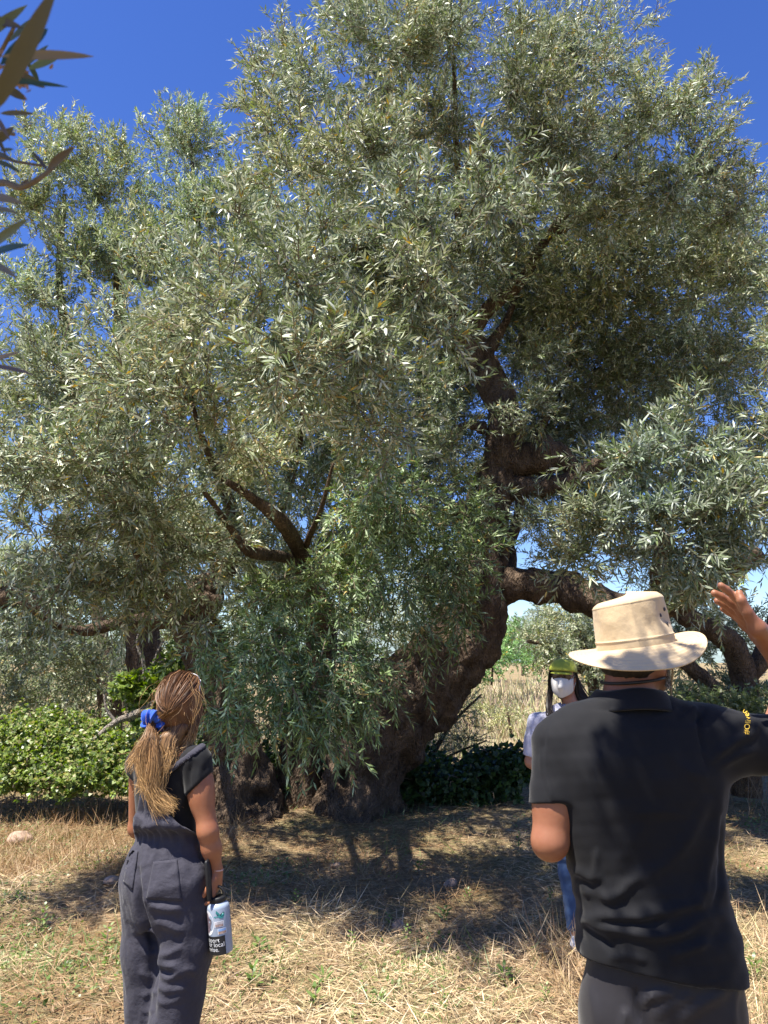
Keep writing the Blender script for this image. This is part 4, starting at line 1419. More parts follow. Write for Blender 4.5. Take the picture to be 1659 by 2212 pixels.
def hand_items(wr, d, palm_n, thumb_side, s=1.0, curl=0.25, spread=0.10):
    """relaxed hand: wrist, pointing direction, palm normal (direction the palm faces), direction of the thumb"""
    wr = np.asarray(wr, float)
    d = unit(d)
    n = unit(np.asarray(palm_n, float) - d * np.dot(palm_n, d))
    t = np.cross(d, n)
    if np.dot(t, thumb_side) < 0:
        t = -t
    it = [(cone(wr, wr + d * .05 * s, .024 * s, .026 * s), .02)]
    for i, (off, L) in enumerate(((.028, .072), (.010, .080), (-.009, .074), (-.027, .058))):
        k0 = wr + d * (.088 - .004 * i) * s + t * off * s
        it.append((cone(wr + d * .02 * s + t * off * .5 * s, k0, .015 * s, .0125 * s), .018))
        dd = unit(d + t * spread * (1.2 - i * .8))
        c1, c2, c3 = curl, curl * 2.1, curl * 3.0
        r_ = lambda c: dd * math.cos(c) + n * math.sin(c)
        p = bendpts(k0, [r_(c1), r_(c2), r_(c3)], [L * .45 * s, L * .32 * s, L * .26 * s])
        it += finger(*p, .0092 * s * (1 if i < 3 else .88))
    tb = wr + d * .03 * s + t * .026 * s
    p = bendpts(tb, [d * .7 + t * .6 + n * .25, d * .9 + t * .25 + n * .25, d + n * .2], [.042 * s, .032 * s, .026 * s])
    it.append((cone(wr + d * .012 * s, tb, .018 * s, .016 * s), .015))
    it += [(cone(p[0], p[1], .015 * s, .012 * s), .012), (cone(p[1], p[2], .0115 * s, .0105 * s), .005), (cone(p[2], p[3], .0105 * s, .008 * s), .005)]
    return it


def person_mesh(name, items, h, mat, parent):
    P, Q, N = sdf_mesh(union(items), h)
    return part(name, P, Q, mat, parent)


def ring_strip(fn, n_u, n_v, closed=True):
    """grid surface fn(u,v)->xyz with u in [0,1) around, v in [0,1]"""
    u = np.linspace(0, 1, n_u, endpoint=not closed)
    v = np.linspace(0, 1, n_v)
    U, W = np.meshgrid(u, v, indexing='ij')
    V = fn(U.ravel(), W.ravel())
    i, j = np.meshgrid(np.arange(n_u if closed else n_u - 1), np.arange(n_v - 1), indexing='ij')
    i2 = (i + 1) % n_u
    F = np.stack([i * n_v + j, i2 * n_v + j, i2 * n_v + j + 1, i * n_v + j + 1], -1).reshape(-1, 4)
    return V, F


def thicken(V, F, t):
    """give an open sheet a back side and rims are left to the eye: offset copy along vertex normals"""
    a, b, c = V[F[:, 0]], V[F[:, 1]], V[F[:, 2]]
    fn = np.cross(b - a, c - a)
    N = np.zeros_like(V)
    for k in range(F.shape[1]):
        np.add.at(N, F[:, k], fn)
    N = unit(N)
    V2 = np.vstack([V, V - N * t])
    F2 = [F, F[:, ::-1] + len(V)]
    # rim
    e = np.vstack([F[:, [i, (i + 1) % F.shape[1]]] for i in range(F.shape[1])])
    key = {}
    for x, y in e:
        key[(x, y)] = 1
    rim = [(x, y) for (x, y) in key if (y, x) not in key]
    if rim:
        r = np.array(rim)
        F2.append(np.stack([r[:, 1], r[:, 0], r[:, 0] + len(V), r[:, 1] + len(V)], 1))
    return V2, F2


def text_mesh(txt, size):
    cu = bpy.data.curves.new("lettering", 'FONT')
    cu.body = txt
    cu.size = size
    cu.resolution_u = 3
    o = bpy.data.objects.new("lettering_tmp", cu)
    COL.objects.link(o)
    bpy.context.view_layer.update()
    dg = bpy.context.evaluated_depsgraph_get()
    me = bpy.data.meshes.new_from_object(o.evaluated_get(dg))
    V = np.array([v.co[:] for v in me.vertices])
    F = [list(p.vertices) for p in me.polygons]
    bpy.data.objects.remove(o)
    bpy.data.curves.remove(cu)
    bpy.data.meshes.remove(me)
    tri = np.array([(f[0], f[i], f[i + 1]) for f in F for i in range(1, len(f) - 1)])
    return V, tri


def strands(guides, rng, n, spread, width, tint_fn, seg=10, wave=0.006):
    """hair: n strands around guide curves; guides: list of (points (k,3), weight, spread0, spread1)"""
    b = Bag()
    w = np.array([g[1] for g in guides], float)
    cnt = np.maximum(1, (n * w / w.sum()).astype(int))
    for (pts, _, s0, s1), m in zip(guides, cnt):
        C = catmull(pts, max(2, seg // (len(pts) - 1)))
        k = len(C)
        t = np.linspace(0, 1, k)
        o0 = rng.normal(0, 1, (m, 1, 3)) * s0
        o1 = rng.normal(0, 1, (m, 1, 3)) * s1
        ph = rng.uniform(0, 6.28, (m, 1, 3))
        fr = rng.uniform(5, 11, (m, 1, 1))
        am = rng.uniform(0.3, 1.3, (m, 1, 1)) * wave
        X = C[None] + o0 * (1 - t)[None, :, None] + o1 * t[None, :, None] + np.sin(t[None, :, None] * fr + ph) * am * t[None, :, None]
        T = unit(np.gradient(X, axis=1))
        side = unit(np.cross(T, np.array((0.25, -1.0, 0.2))[None, None] + rng.normal(0, .5, (m, 1, 3))))
        wd = width * rng.uniform(.6, 1.3, (m, 1, 1)) * (1 - 0.65 * t[None, :, None] ** 2)
        V = np.stack([X - side * wd, X + side * wd], 2).reshape(-1, 3)
        i = (np.arange(m)[:, None] * k + np.arange(k - 1)[None]).ravel()[:, None] * 2
        F = i + np.array([[0, 1, 3, 2]])
        tt = np.tile(t, m)
        b.add(V, F, np.repeat(tint_fn(tt, np.repeat(rng.random(m), k)), 2, 0))
    return b

# ================================================================== the man in the hat (nearest person)
YM = 2.2
M_SKIN_TAN = skin_mat("tanned_skin", (0.27, 0.115, 0.060))
M_POLO = cloth_mat("navy_pique", (0.0065, 0.0065, 0.008), 0.82, 0.13, 0.15, 700, 0.5)
M_TROUSER = cloth_mat("charcoal_twill", (0.019, 0.017, 0.019), 0.55, 0.2, 0.12, 900, 0.25)
M_HATC = cloth_mat("cream_canvas", (0.56, 0.42, 0.25), 0.85, 0.12, 0.06, 700, 0.4, 22, 0.22)
M_CORD = plain_mat("tan_cord", (0.33, 0.24, 0.13), 0.8, 0.2, 0.2, 200)
M_BLACK = plain_mat("black_rubber", (0.012, 0.012, 0.013), 0.55, 0.4, 0.2, 60)
M_BRASS = plain_mat("antique_brass", (0.35, 0.27, 0.16), 0.4, 0.5, 0.2, 200, 0.9)
M_DARKMETAL = plain_mat("dark_eyelet", (0.06, 0.055, 0.06), 0.4, 0.5, 0.2, 200, 0.7)
M_GOLDTHREAD = plain_mat("yellow_embroidery", (0.75, 0.48, 0.06), 0.7, 0.3, 0.25, 900)
M_SHOE = plain_mat("brown_shoe", (0.07, 0.045, 0.03), 0.6, 0.3, 0.2, 30)

man = thing("person", "man in cream brimmed hat and black polo shirt, back turned, raising his right hand", "person", (float(at(1405, 1800, YM)[0]), YM, 0.0))
k = mm(YM)


def srow(dy, xl, xr, b, yoff=0.0, Y=YM):
    l, r = at(xl, dy, Y), at(xr, dy, Y)
    return (l[2], (l[0] + r[0]) / 2, Y + yoff, (r[0] - l[0]) / 2, b)


# body (skin)
hc = at(1378, 1398, YM + .03)
hf = np.array((math.sin(math.radians(48)), math.cos(math.radians(48)), -0.05))
hit, hw = head_items(hc, hf, (0.05, 0, 1), 1.10)
SL, EL = at(1202, 1606, YM), at(1188, 1818, YM - .04)
WL = EL + np.array((.10, .24, .06))
SR, ER = at(1530, 1592, YM), at(1748, 1612, YM - .03)
WR = at(1676, 1404, 2.10)
body = hit + [
    (cone(at(1362, 1450, YM + .02), at(1358, 1540, YM + .0), .068, .075), .03),
    (cone(at(1358, 1520, YM), at(1290, 1560, YM), .05, .05), .03), (cone(at(1358, 1520, YM), at(1430, 1560, YM), .05, .05), .03),
    (ellip(at(1385, 1640, YM), (.17, .09, .16)), .05), (ellip(at(1400, 1880, YM), (.15, .095, .22)), .05), (ellip(at(1420, 2060, YM), (.135, .09, .13)), .05),
    (cone(at(1300, 1570, YM), SL, .06, .055), .04), (cone(SL, EL, .055, .046), .03), (ellip((SL + EL) / 2 + np.array((0, -.006, -.02)), (.052, .050, .10)), .03), (cone(EL, EL * .5 + WL * .5, .046, .044), .02), (cone(EL * .5 + WL * .5, WL, .044, .029), .02),
    (cone(SR, ER, .056, .046), .03), (cone(ER, ER * .6 + WR * .4, .047, .045), .02), (cone(ER * .6 + WR * .4, WR, .045, .029), .02)]
body += hand_items(WL, WL - EL, (1, 0, .2), (0, 0, 1), 1.05, .5)
# raised right hand: palm edge-on, thumb to the camera
K1, K2, K3, K4 = at(1607, 1312, 2.055), at(1602, 1322, 2.08), at(1603, 1337, 2.105), at(1610, 1352, 2.125)
T1, T2, T3, T4 = at(1557, 1265, 2.03), at(1543, 1281, 2.07), at(1549, 1298, 2.10), at(1562, 1316, 2.12)
for kk, tt, rr in ((K1, T1, .0112), (K2, T2, .0114), (K3, T3, .0110), (K4, T4, .0098)):
    m1, m2 = kk * .56 + tt * .44 + np.array((.001, 0, .004)), kk * .24 + tt * .76 + np.array((0, 0, .003))
    body += finger(kk, m1, m2, tt, rr)
    body.append((cone(WR * .55 + kk * .45, kk, .0150, .0125), .014))
    body.append((cone(WR, WR * .45 + kk * .55, .026, .0165), .018))
TB = at(1636, 1358, 2.045)
body += [(cone(WR, TB, .024, .021), .02), (cone(TB, at(1614, 1322, 2.03), .020, .0145), .015), (cone(at(1614, 1322, 2.03), at(1602, 1297, 2.025), .0138, .0120), .006), (cone(at(1602, 1297, 2.025), at(1597, 1281, 2.03), .0120, .0092), .005)]
# legs under the cloth
for x in (1340, 1490):
    a = at(x, 2080, YM)
    kn = np.array((a[0], YM + .02, .50))
    an = np.array((a[0], YM - .01, .09))
    body += [(cone(a, kn * .5 + a * .5, .07, .055), .05)]
person_mesh("body", body, 0.0054, M_SKIN_TAN, man)

# hair under the hat
Rh = np.cross(unit(hf), (0, 0, 1))
hair = union([(ellip(at(1358, 1424, YM + .012), (.083, .092, .050)), 0), (ellip(hw(0, -.02, .03), np.array((.080, .092, .088)) * 1.1, hf), 0), (ellip(hw(0, -.055, -.035), np.array((.066, .050, .058)) * 1.1, hf), .03)])
P, Q, N = sdf_mesh(cut(cut(hair, hw(0, .05, .0), hf + np.array((0, 0, -.2))), at(1374, 1404, YM), np.array((-.13, -.10, 1.0))), .005)
P = P + N * (0.0016 * noise(P, 160) + .001 * noise(P, 330, 4))[:, None]
part("hair", P, Q, plain_mat("cropped_hair", (0.022, 0.016, 0.012), .7, .3, .4, 220), man)
beard = Bag()
rngm = np.random.default_rng(5)
for i in range(1500):
    a = rngm.uniform(-1, 1)
    side = 1 if rngm.random() < .75 else -1
    v = hw(side * (.072 - .05 * abs(a) ** 1.5) * 1.0, .015 + .075 * abs(a), -.045 - .05 * rngm.random()) + rngm.normal(0, .003, 3)
    d = unit(v - hw(0, .02, -.03))
    Vb, Fb, kb = leaf_verts((v - d * .004)[None], (d + np.array((0, 0, -.7)) + rngm.normal(0, .3, 3))[None], rngm.normal(size=(1, 3)), .012, .0016, .1, False)
    g = rngm.choice([.55, .40, .16, .06])
    beard.add(Vb, Fb, np.tile((g, g * .93, g * .86), (kb, 1)))
o = beard.part("beard", M_HAIR, man)

# polo shirt
rows = [srow(1492, 1312, 1418, .066, .0), srow(1512, 1272, 1446, .082), srow(1526, 1240, 1476, .090), srow(1545, 1212, 1506, .100, -.005), srow(1580, 1193, 1540, .112, -.012), srow(1640, 1186, 1562, .124, -.018),
        srow(1700, 1190, 1563, .126, -.016), srow(1760, 1201, 1557, .124, -.010), srow(1850, 1223, 1559, .126, 0), srow(1900, 1236, 1564, .130, .0), srow(1960, 1244, 1577, .136), srow(2050, 1250, 1597, .144), srow(2130, 1252, 1611, .146), srow(2200, 1252, 1616, .146)]
torso = loft(rowsmooth(rows), 0, 2.35)
sl_end = at(1176, 1752, YM - .03)
slv_l = cut(union([(cone(SL + np.array((.01, 0, .0)), EL, .072, .064), 0)]), SL + (EL - SL) * .615, (EL - SL) + np.array((.05, 0, 0)))
srd = unit(ER - SR)
slv_r = cut(union([(cone(SR + np.array((-.02, 0, -.01)), SR + srd * .30, .090, .072), 0)]), SR + srd * .165, srd + np.array((0, 0, -.12)))
shirt = union([(torso, 0), (cone(at(1250, 1556, YM), SL, .045, .06), .05), (slv_l, .016), (cone(at(1440, 1560, YM), SR, .06, .078), .05), (slv_r, .05)])
hem_n = np.array((-.16, -.10, -1.0))
shirt = cut(shirt, at(1420, 2112, YM - .12), hem_n, .006)
P, Q, N = sdf_mesh(shirt, .0065)
Z2 = lambda pts: [((1950 + x / 1.545) / 1.8228, (3000 + y / 1.545) / 1.8228) for x, y in pts]
Z1 = lambda pts: [((1950 + x / 1.545) / 1.8228, (2200 + y / 1.545) / 1.8228) for x, y in pts]
spec = [(Z2([(470, 640), (560, 700), (660, 700)]), .010, 12), (Z2([(500, 745), (600, 790), (700, 830), (810, 750), (900, 650)]), .012, 14), (Z2([(480, 690), (560, 740), (680, 880)]), -.008, 10),
        (Z2([(500, 960), (640, 935), (860, 940), (1080, 900), (1260, 850)]), .013, 15), (Z2([(500, 985), (700, 1010), (960, 1060), (1120, 1030), (1300, 930)]), .012, 14), (Z2([(520, 990), (620, 1060), (760, 1170)]), -.009, 9),
        (Z2([(620, 975), (850, 985), (1050, 950)]), -.010, 9), (Z2([(680, 1190), (800, 1180), (930, 1210)]), .006, 9), (Z2([(1050, 1180), (1180, 1140), (1300, 1080)]), .008, 12),
        (Z2([(1385, 130), (1340, 420), (1280, 700), (1230, 900)]), .010, 13), (Z2([(1370, 300), (1380, 650), (1330, 900)]), -.009, 8), (Z2([(1300, 200), (1200, 420), (1050, 600), (850, 740)]), .007, 16), (Z2([(620, 520), (615, 620), (600, 700)]), .007, 8),
        (Z2([(700, 160), (780, 420), (830, 640)]), .004, 22), (Z2([(960, 260), (860, 460), (700, 640)]), .004, 18), (Z2([(1180, 320), (960, 300), (840, 320)]), .003, 10),
        (Z1([(1250, 930), (1240, 1020), (1280, 1180)]), -.006, 7), (Z1([(1300, 1240), (1440, 1120), (1560, 1060), (1600, 970)]), .011, 11), (Z1([(1340, 1280), (1480, 1200), (1600, 1160)]), .007, 10), (Z1([(1120, 990), (1190, 930), (1230, 900)]), .006, 9), (Z1([(1180, 1010), (1250, 960), (1290, 900)]), -.005, 6), (Z1([(960, 960), (1060, 940), (1100, 900)]), .004, 8),
        (Z1([(290, 1150), (300, 1300), (360, 1500)]), .006, 8), (Z1([(700, 1050), (640, 1250), (650, 1450)]), .003, 24), (Z1([(1000, 1000), (1100, 1240), (1300, 1330)]), .005, 16), (Z2([(520, 1240), (900, 1330), (1200, 1380), (1500, 1290)]), .0025, 3)]
P = folds(P, N, [(a, b * .95, c * .9) for a, b, c in spec])
P = folds(P, N, [(Z1([(330, 965), (296, 1100), (290, 1300), (335, 1490)]), -.0035, 3.5), (Z1([(1235, 885), (1232, 1000), (1258, 1150), (1295, 1290)]), -.0035, 3.5), (Z1([(520, 905), (760, 925), (1060, 905)]), -.002, 3)])
low = np.exp(-((proj(P)[:, 1] - 1960) / 90.0) ** 2)
P = P + N * ((.0016 + .0022 * low) * noise(P * np.array((1, 1, 2.0)), 24, 3) + (.0007 + .0010 * low) * noise(P * np.array((1, 1, 1.7)), 62, 8))[:, None]
polo = part("polo_shirt", P, Q, M_POLO, man)


def collar_fn(u, v):
    a = u * 2 * np.pi
    cx, cy, z0 = at(1362, 1500, YM)[0], YM + .005, at(1362, 1490, YM)[2]
    # v: 0 inner foot -> .35 rolled top -> 1 outer edge
    up = np.interp(v, [0, .3, .42, 1], [-.035, .0, .002, -.052])
    rr = np.interp(v, [0, .3, .42, 1], [0, .002, .010, .042])
    ax = .080 + rr * 1.25
    ay = .080 + rr * .9
    back = 0.5 - 0.5 * np.sin(a)
    z = z0 + up - .012 * (1 - back) + .004 * np.sin(3 * a)
    return np.stack([cx + ax * np.cos(a), cy + ay * np.sin(a), z], 1)


V, F = ring_strip(collar_fn, 72, 14)
V, F = thicken(V, F, .0035)
part("collar", V, F, M_POLO, polo)

# embroidered lettering up the sleeve
tv, tf = text_mesh("#Oliven", .030)
tv = tv[:, :2]
w_ = tv[:, 0].max()
lpath = catmull([((2850 + x / 9.534) / 1.8228, (2750 + y / 9.534) / 1.8228) for x, y in [(800, 1340), (850, 1060), (880, 860), (850, 680), (780, 540), (700, 500)]], 14)
seglen = np.r_[0, np.cumsum(np.linalg.norm(np.diff(lpath, axis=0), axis=1))]
PV = proj(P)
front = np.where((N[:, 1] < 0.3) & (PV[:, 0] > 1540) & (PV[:, 1] > 1490) & (PV[:, 1] < 1600))[0]
out = []
for x, y in tv:
    s_ = np.clip(x / w_, 0, 1) * seglen[-1]
    i = min(np.searchsorted(seglen, s_, side='right') - 1, len(lpath) - 2)
    fr = (s_ - seglen[i]) / max(seglen[i + 1] - seglen[i], 1e-6)
    q = lpath[i] * (1 - fr) + lpath[i + 1] * fr
    tg = unit(lpath[i + 1] - lpath[i])
    nn = np.array((-tg[1], tg[0]))
    q = q - (y - .010) / k * np.array((-nn[0], -nn[1])) * -0.75
    dd = ((PV[front] - q) ** 2).sum(1)
    near_i = front[np.argsort(dd)[:6]]
    near_i = near_i[np.argmin(P[near_i, 1])]
    base = at(q[0], q[1], P[near_i, 1])
    out.append(base - np.array((0, .003, 0)) + N[near_i] * .001)
part("lettering", np.array(out), tf, M_GOLDTHREAD, polo, None, False)

# trousers
tr_items = [(loft(rowsmooth([srow(1990, 1275, 1575, .115), srow(2040, 1275, 1585, .125), srow(2110, 1268, 1596, .130), srow(2220, 1262, 1600, .132), (.74, at(1430, 2100, YM)[0], YM, .188, .130)]), 0, 2.3), 0)]
shoe_pts = []
for x in (1350, 1508):
    a = at(x, 2200, YM)
    a[2] = .80
    kn = np.array((a[0], YM + .02, .48))
    an = np.array((a[0], YM - .01, .06))
    tr_items += [(cone(a, kn, .100, .085), .05), (cone(kn, an, .085, .075), .04)]
    shoe_pts.append(an)
P, Q, N = sdf_mesh(cut(union(tr_items), (0, 0, .05), (0, 0, -1)), .010)
P = folds(P, N, [(Z2([(855, 1370), (858, 1480), (880, 1600)]), -.010, 5), (Z2([(880, 1500), (940, 1430), (1100, 1400)]), .010, 9), (Z2([(940, 1570), (1080, 1480), (1220, 1400)]), .006, 10), (Z2([(800, 1500), (780, 1590), (760, 1700)]), .008, 10), (Z2([(560, 1350), (600, 1500), (620, 1650)]), .004, 12), (Z2([(1100, 1590), (1250, 1480), (1440, 1380)]), .008, 12), (Z2([(1480, 1340), (1450, 1480), (1460, 1650)]), .005, 8)])
part("trousers", P, Q, M_TROUSER, man)
for a in shoe_pts:
    sh = cut(union([(ellip(a + np.array((0, -.01, -.01)), (.045, .06, .06)), 0), (ellip(a + np.array((0, .12, -.025)), (.05, .10, .045)), .03)]), (0, 0, .002), (0, 0, -1))
    P2, Q2, _ = sdf_mesh(sh, .007)
    part("shoe", P2, Q2, M_SHOE, man)

# hat
hat_c = at(1374, 1397, YM + .03)
hu = unit(np.array((-.14, -.03, 1.0)))
hr_ = unit(np.cross(np.array((0, 1.0, 0)), hu))
hfw = np.cross(hu, hr_)
hatp = lambda x, y, z: hat_c + np.outer(x, hr_) + np.outer(y, hfw) + np.outer(z, hu)


def crown_fn(u, v):
    a = u * 2 * np.pi
    # v 0 foot of the crown -> .8 rim of the top -> 1 centre
    rad = np.interp(v, [0, .10, .12, .66, .74, .82, 1.0], [1.0, .992, .985, .915, .885, .76, 0.0])
    z = np.interp(v, [0, .10, .12, .66, .74, .82, 1.0], [.0, .026, .027, .120, .132, .142, .152])
    sag = .006 * np.sin(2 * a + .6) * np.clip(v * 2, 0, 1) + .004 * np.sin(5 * a + 1) * np.clip(1 - abs(v - .45) * 2.4, 0, 1)
    dent_ = .010 * np.exp(-((np.mod(a - 5.5 + np.pi, 2 * np.pi) - np.pi) / .35) ** 2 - ((v - .4) / .2) ** 2) + .007 * np.exp(-((np.mod(a - 4.9 + np.pi, 2 * np.pi) - np.pi) / .22) ** 2 - ((v - .3) / .15) ** 2)
    seam = .0022 * np.exp(-((v - .105) / .012) ** 2) + .0022 * np.exp(-((v - .70) / .016) ** 2)
    vs_ = .0018 * np.exp(-(np.sin((a - 4.45) * 1) / .03) ** 2) * (v < .7) * (np.cos(a - 4.45) > 0)
    r_ = 1 + (sag - dent_ + seam + vs_) / .1
    return hatp(0.110 * rad * r_ * np.cos(a), .118 * rad * r_ * np.sin(a), z + .012 * np.sin(a + 2.2) * np.clip(v - .3, 0, 1) - .004 * (1 - v) * 0)


V, F = ring_strip(crown_fn, 120, 60)
V = V + 0
hat = part("hat", V, F, M_HATC, man)


def brim_fn(u, v):
    a = u * 2 * np.pi
    w = .077 + .006 * np.cos(2 * a)
    ax, ay = .110 + w * v, .118 + w * v * .92
    droop = -.050 * v ** 1.1 * (.45 - .58 * np.sin(a)) - .010 * v
    curl = .040 * np.clip(np.cos(a), 0, 1) ** 2 * v ** 1.6 + .030 * np.clip(-np.cos(a), 0, 1) ** 3 * v ** 1.8
    st = .0009 * np.sin(v * 2 * np.pi * 7) * (v > .08) * (v < .95)
    wav = .004 * np.sin(3 * a + 1.0) * v ** 2
    return hatp(ax * np.cos(a), ay * np.sin(a), droop + curl + st + wav)


V, F = ring_strip(brim_fn, 120, 50)
V, F = thicken(V, F, .0035)
part("brim", V, F, M_HATC, hat)


def torus(c, n, R, r, m=20, q=8):
    n = unit(n)
    x = unit(np.cross(n, (0.3, 0.9, 0.2)))
    y = np.cross(n, x)
    a = np.linspace(0, 2 * np.pi, m, endpoint=False)
    C = c + np.outer(np.cos(a), x) * R + np.outer(np.sin(a), y) * R
    b = np.linspace(0, 2 * np.pi, q, endpoint=False)
    V = (C[:, None] + (unit(C - c)[:, None] * np.cos(b)[None, :, None] + n[None, None] * np.sin(b)[None, :, None]) * r).reshape(-1, 3)
    i, j = np.meshgrid(np.arange(m), np.arange(q), indexing='ij')
    F = np.stack([i * q + j, ((i + 1) % m) * q + j, ((i + 1) % m) * q + (j + 1) % q, i * q + (j + 1) % q], -1).reshape(-1, 4)
    return V, F


for (ua, va) in ((.875, .42), (.93, .50), (.905, .28)):
    p0 = crown_fn(np.array([ua]), np.array([va]))[0]
    e1 = crown_fn(np.array([ua + .01]), np.array([va]))[0] - p0
    e2 = crown_fn(np.array([ua]), np.array([va + .02]))[0] - p0
    nn = unit(np.cross(e1, e2))
    V, F = torus(p0 + nn * .001, nn, .0042, .0018)
    cen = p0 + nn * .0012
    part("eyelet", V, F, M_DARKMETAL, hat)
for ua in (.56, .985):
    p0 = brim_fn(np.array([ua]), np.array([.80]))[0]
    e1 = brim_fn(np.array([ua + .01]), np.array([.80]))[0] - p0
    e2 = brim_fn(np.array([ua]), np.array([.85]))[0] - p0
    nn = unit(np.cross(e1, e2))
    nn = nn if nn[2] > 0 else -nn
    V, F = torus(p0 + nn * .002, nn, .005, .0016)
    part("eyelet", V, F, M_BRASS, hat)
# chin cord and the black strap of his glasses
V, F = tube(catmull([hatp(np.array([.09]), np.array([.03]), np.array([-.01]))[0], at(1452, 1440, YM - .0), at(1450, 1480, YM - .0), at(1449, 1512, YM + .01), at(1440, 1532, YM + .03)], 6), .0032, 8)
part("chin_cord", V, F, M_CORD, hat)
ang = np.linspace(math.radians(120), math.radians(420), 60)
sc = at(1366, 1468, YM + .02)
strap = np.array([sc + np.array((.085 * math.cos(a), .094 * math.sin(a), .010 * math.cos(a - .4))) for a in np.linspace(math.radians(150), math.radians(380), 50)])
V, F = tube(strap, .0042, 8)
part("glasses_strap", V, F, M_BLACK, man)

# ================================================================== the young woman on the left
YG = 3.26
M_SKIN_W = skin_mat("warm_skin", (0.32, 0.135, 0.068))
M_TEE = cloth_mat("black_jersey", (0.008, 0.008, 0.009), 0.8, 0.12, 0.2, 900, 0.2)
M_LINEN = cloth_mat("grey_linen", (0.042, 0.040, 0.053), 0.85, 0.10, 0.16, 420, 0.8, 26, 0.35)
M_BLUE = cloth_mat("blue_scrunchie", (0.025, 0.085, 0.42), 0.8, 0.3, 0.2, 300, 0.4)
M_GLASSW = plain_mat("white_frame", (0.75, 0.72, 0.70), 0.3, 0.5, 0.05, 40)
M_LENS = plain_mat("purple_lens", (0.10, 0.03, 0.07), 0.1, 0.6, 0.1, 40)
girl = thing("person", "young woman with long blond ponytail in black tee and grey dungarees, back turned", "person", (float(at(360, 1800, YG)[0]), YG, 0.0))
gf = unit((.50, .866, 0))
gr = np.array((.866, -.50, 0))
k = mm(YG)
yawg = math.radians(-30)


def g(dx, dy, lat=0.0):
    """point at the sketch position, nearer or farther by the turn of her body: lat metres to her right"""
    return at(dx, dy, YG - .5 * lat)


hcg = g(392, 1522)
gfh = unit((.16, .97, .14))
hit, hwg = head_items(hcg, gfh, (0, 0, 1), .98)
SLg, SRg = g(303, 1648, -.17), g(424, 1642, .17)
ELg = g(288, 1795, -.18) + np.array((0, .06, 0))
ERg = g(449, 1795, .20)
WRg = g(463, 1884, .20) + np.array((0, .03, 0))
WLg = ELg + np.array((.08, .20, -.10))
bodyg = hit + [
    (cone(g(382, 1570), g(368, 1630), .050, .055), .03), (ellip(g(362, 1690), (.135, .085, .15), gf), .05), (ellip(g(358, 1800), (.115, .085, .14), gf), .05), (ellip(g(356, 1890), (.15, .115, .12), gf), .05),
    (cone(g(365, 1635), SLg, .045, .046), .04), (cone(g(365, 1635), SRg, .045, .046), .04),
    (cone(SLg, ELg, .046, .038), .03), (cone(ELg, WLg, .038, .025), .02),
    (cone(SRg, ERg, .048, .0385), .03), (ellip(SRg * .55 + ERg * .45, (.048, .046, .09)), .03), (cone(ERg, ERg * .55 + WRg * .45, .0395, .037), .02), (cone(ERg * .55 + WRg * .45, WRg, .036, .0235), .02)]
bodyg += hand_items(WLg, WLg - ELg, (1, 0, 0), (0, 1, 0), .92, .4)
# right hand: fingers hooked under the loop of the bottle, thumb along the phone
hd = unit(np.array((.02, .02, -1.0)))
KW = WRg
kn0 = KW + np.array((.004, .0, -.080))
bodyg.append((cone(KW, KW + np.array((.002, .004, -.045)), .022, .024), .02))
for i in range(4):
    kk = kn0 + np.array((-.006, -.030 + .019 * i, .004 * i))
    bodyg.append((cone(KW + np.array((0, -.012 + .008 * i, -.02)), kk, .015, .0115), .016))
    p = bendpts(kk, [(-.35, 0, -.9), (-.95, 0, -.25), (-.6, 0, .7)], [.030, .026, .018])
    bodyg += finger(*p, .0085)
p = bendpts(KW + np.array((-.004, -.022, -.028)), [(-.45, -.35, -.8), (-.55, .0, -.8), (-.6, .1, -.6)], [.036, .028, .022])
bodyg += [(cone(p[0], p[1], .014, .011), .012), (cone(p[1], p[2], .011, .0095), .005), (cone(p[2], p[3], .0095, .0075), .005)]
HIPL, HIPR = g(318, 1890, -.09), g(396, 1890, .09)
KNL, KNR = g(322, 2062, -.09), g(398, 2050, .09)
ANL = np.array((KNL[0] + .02, KNL[1] + .02, .08))
ANR = np.array((KNR[0] - .05, KNR[1] - .02, .08))
for a, b_, c_ in ((HIPL, KNL, ANL), (HIPR, KNR, ANR)):
    bodyg += [(cone(a, b_, .075, .05), .04), (cone(b_, c_, .05, .034), .03), (cone(c_, c_ + np.array((.07, .12, -.045)), .033, .027), .03)]
person_mesh("body", bodyg, 0.0068, M_SKIN_W, girl)
# hair tie on the wrist
V, F = torus(WRg + np.array((0, 0, .004)), (0.1, 0, 1), .0265, .0028, 30)
part("wrist_band", V, F, plain_mat("pink_band", (.62, .42, .36), .6), girl)


def grow(dy, xl, xr, b, yoff=0.0):
    l, r = at(xl, dy, YG), at(xr, dy, YG)
    half = (r[0] - l[0]) / 2
    a = math.sqrt(max(half ** 2 - (b * .5) ** 2, .003)) / .866
    return (l[2], (l[0] + r[0]) / 2, YG + yoff, a, b)


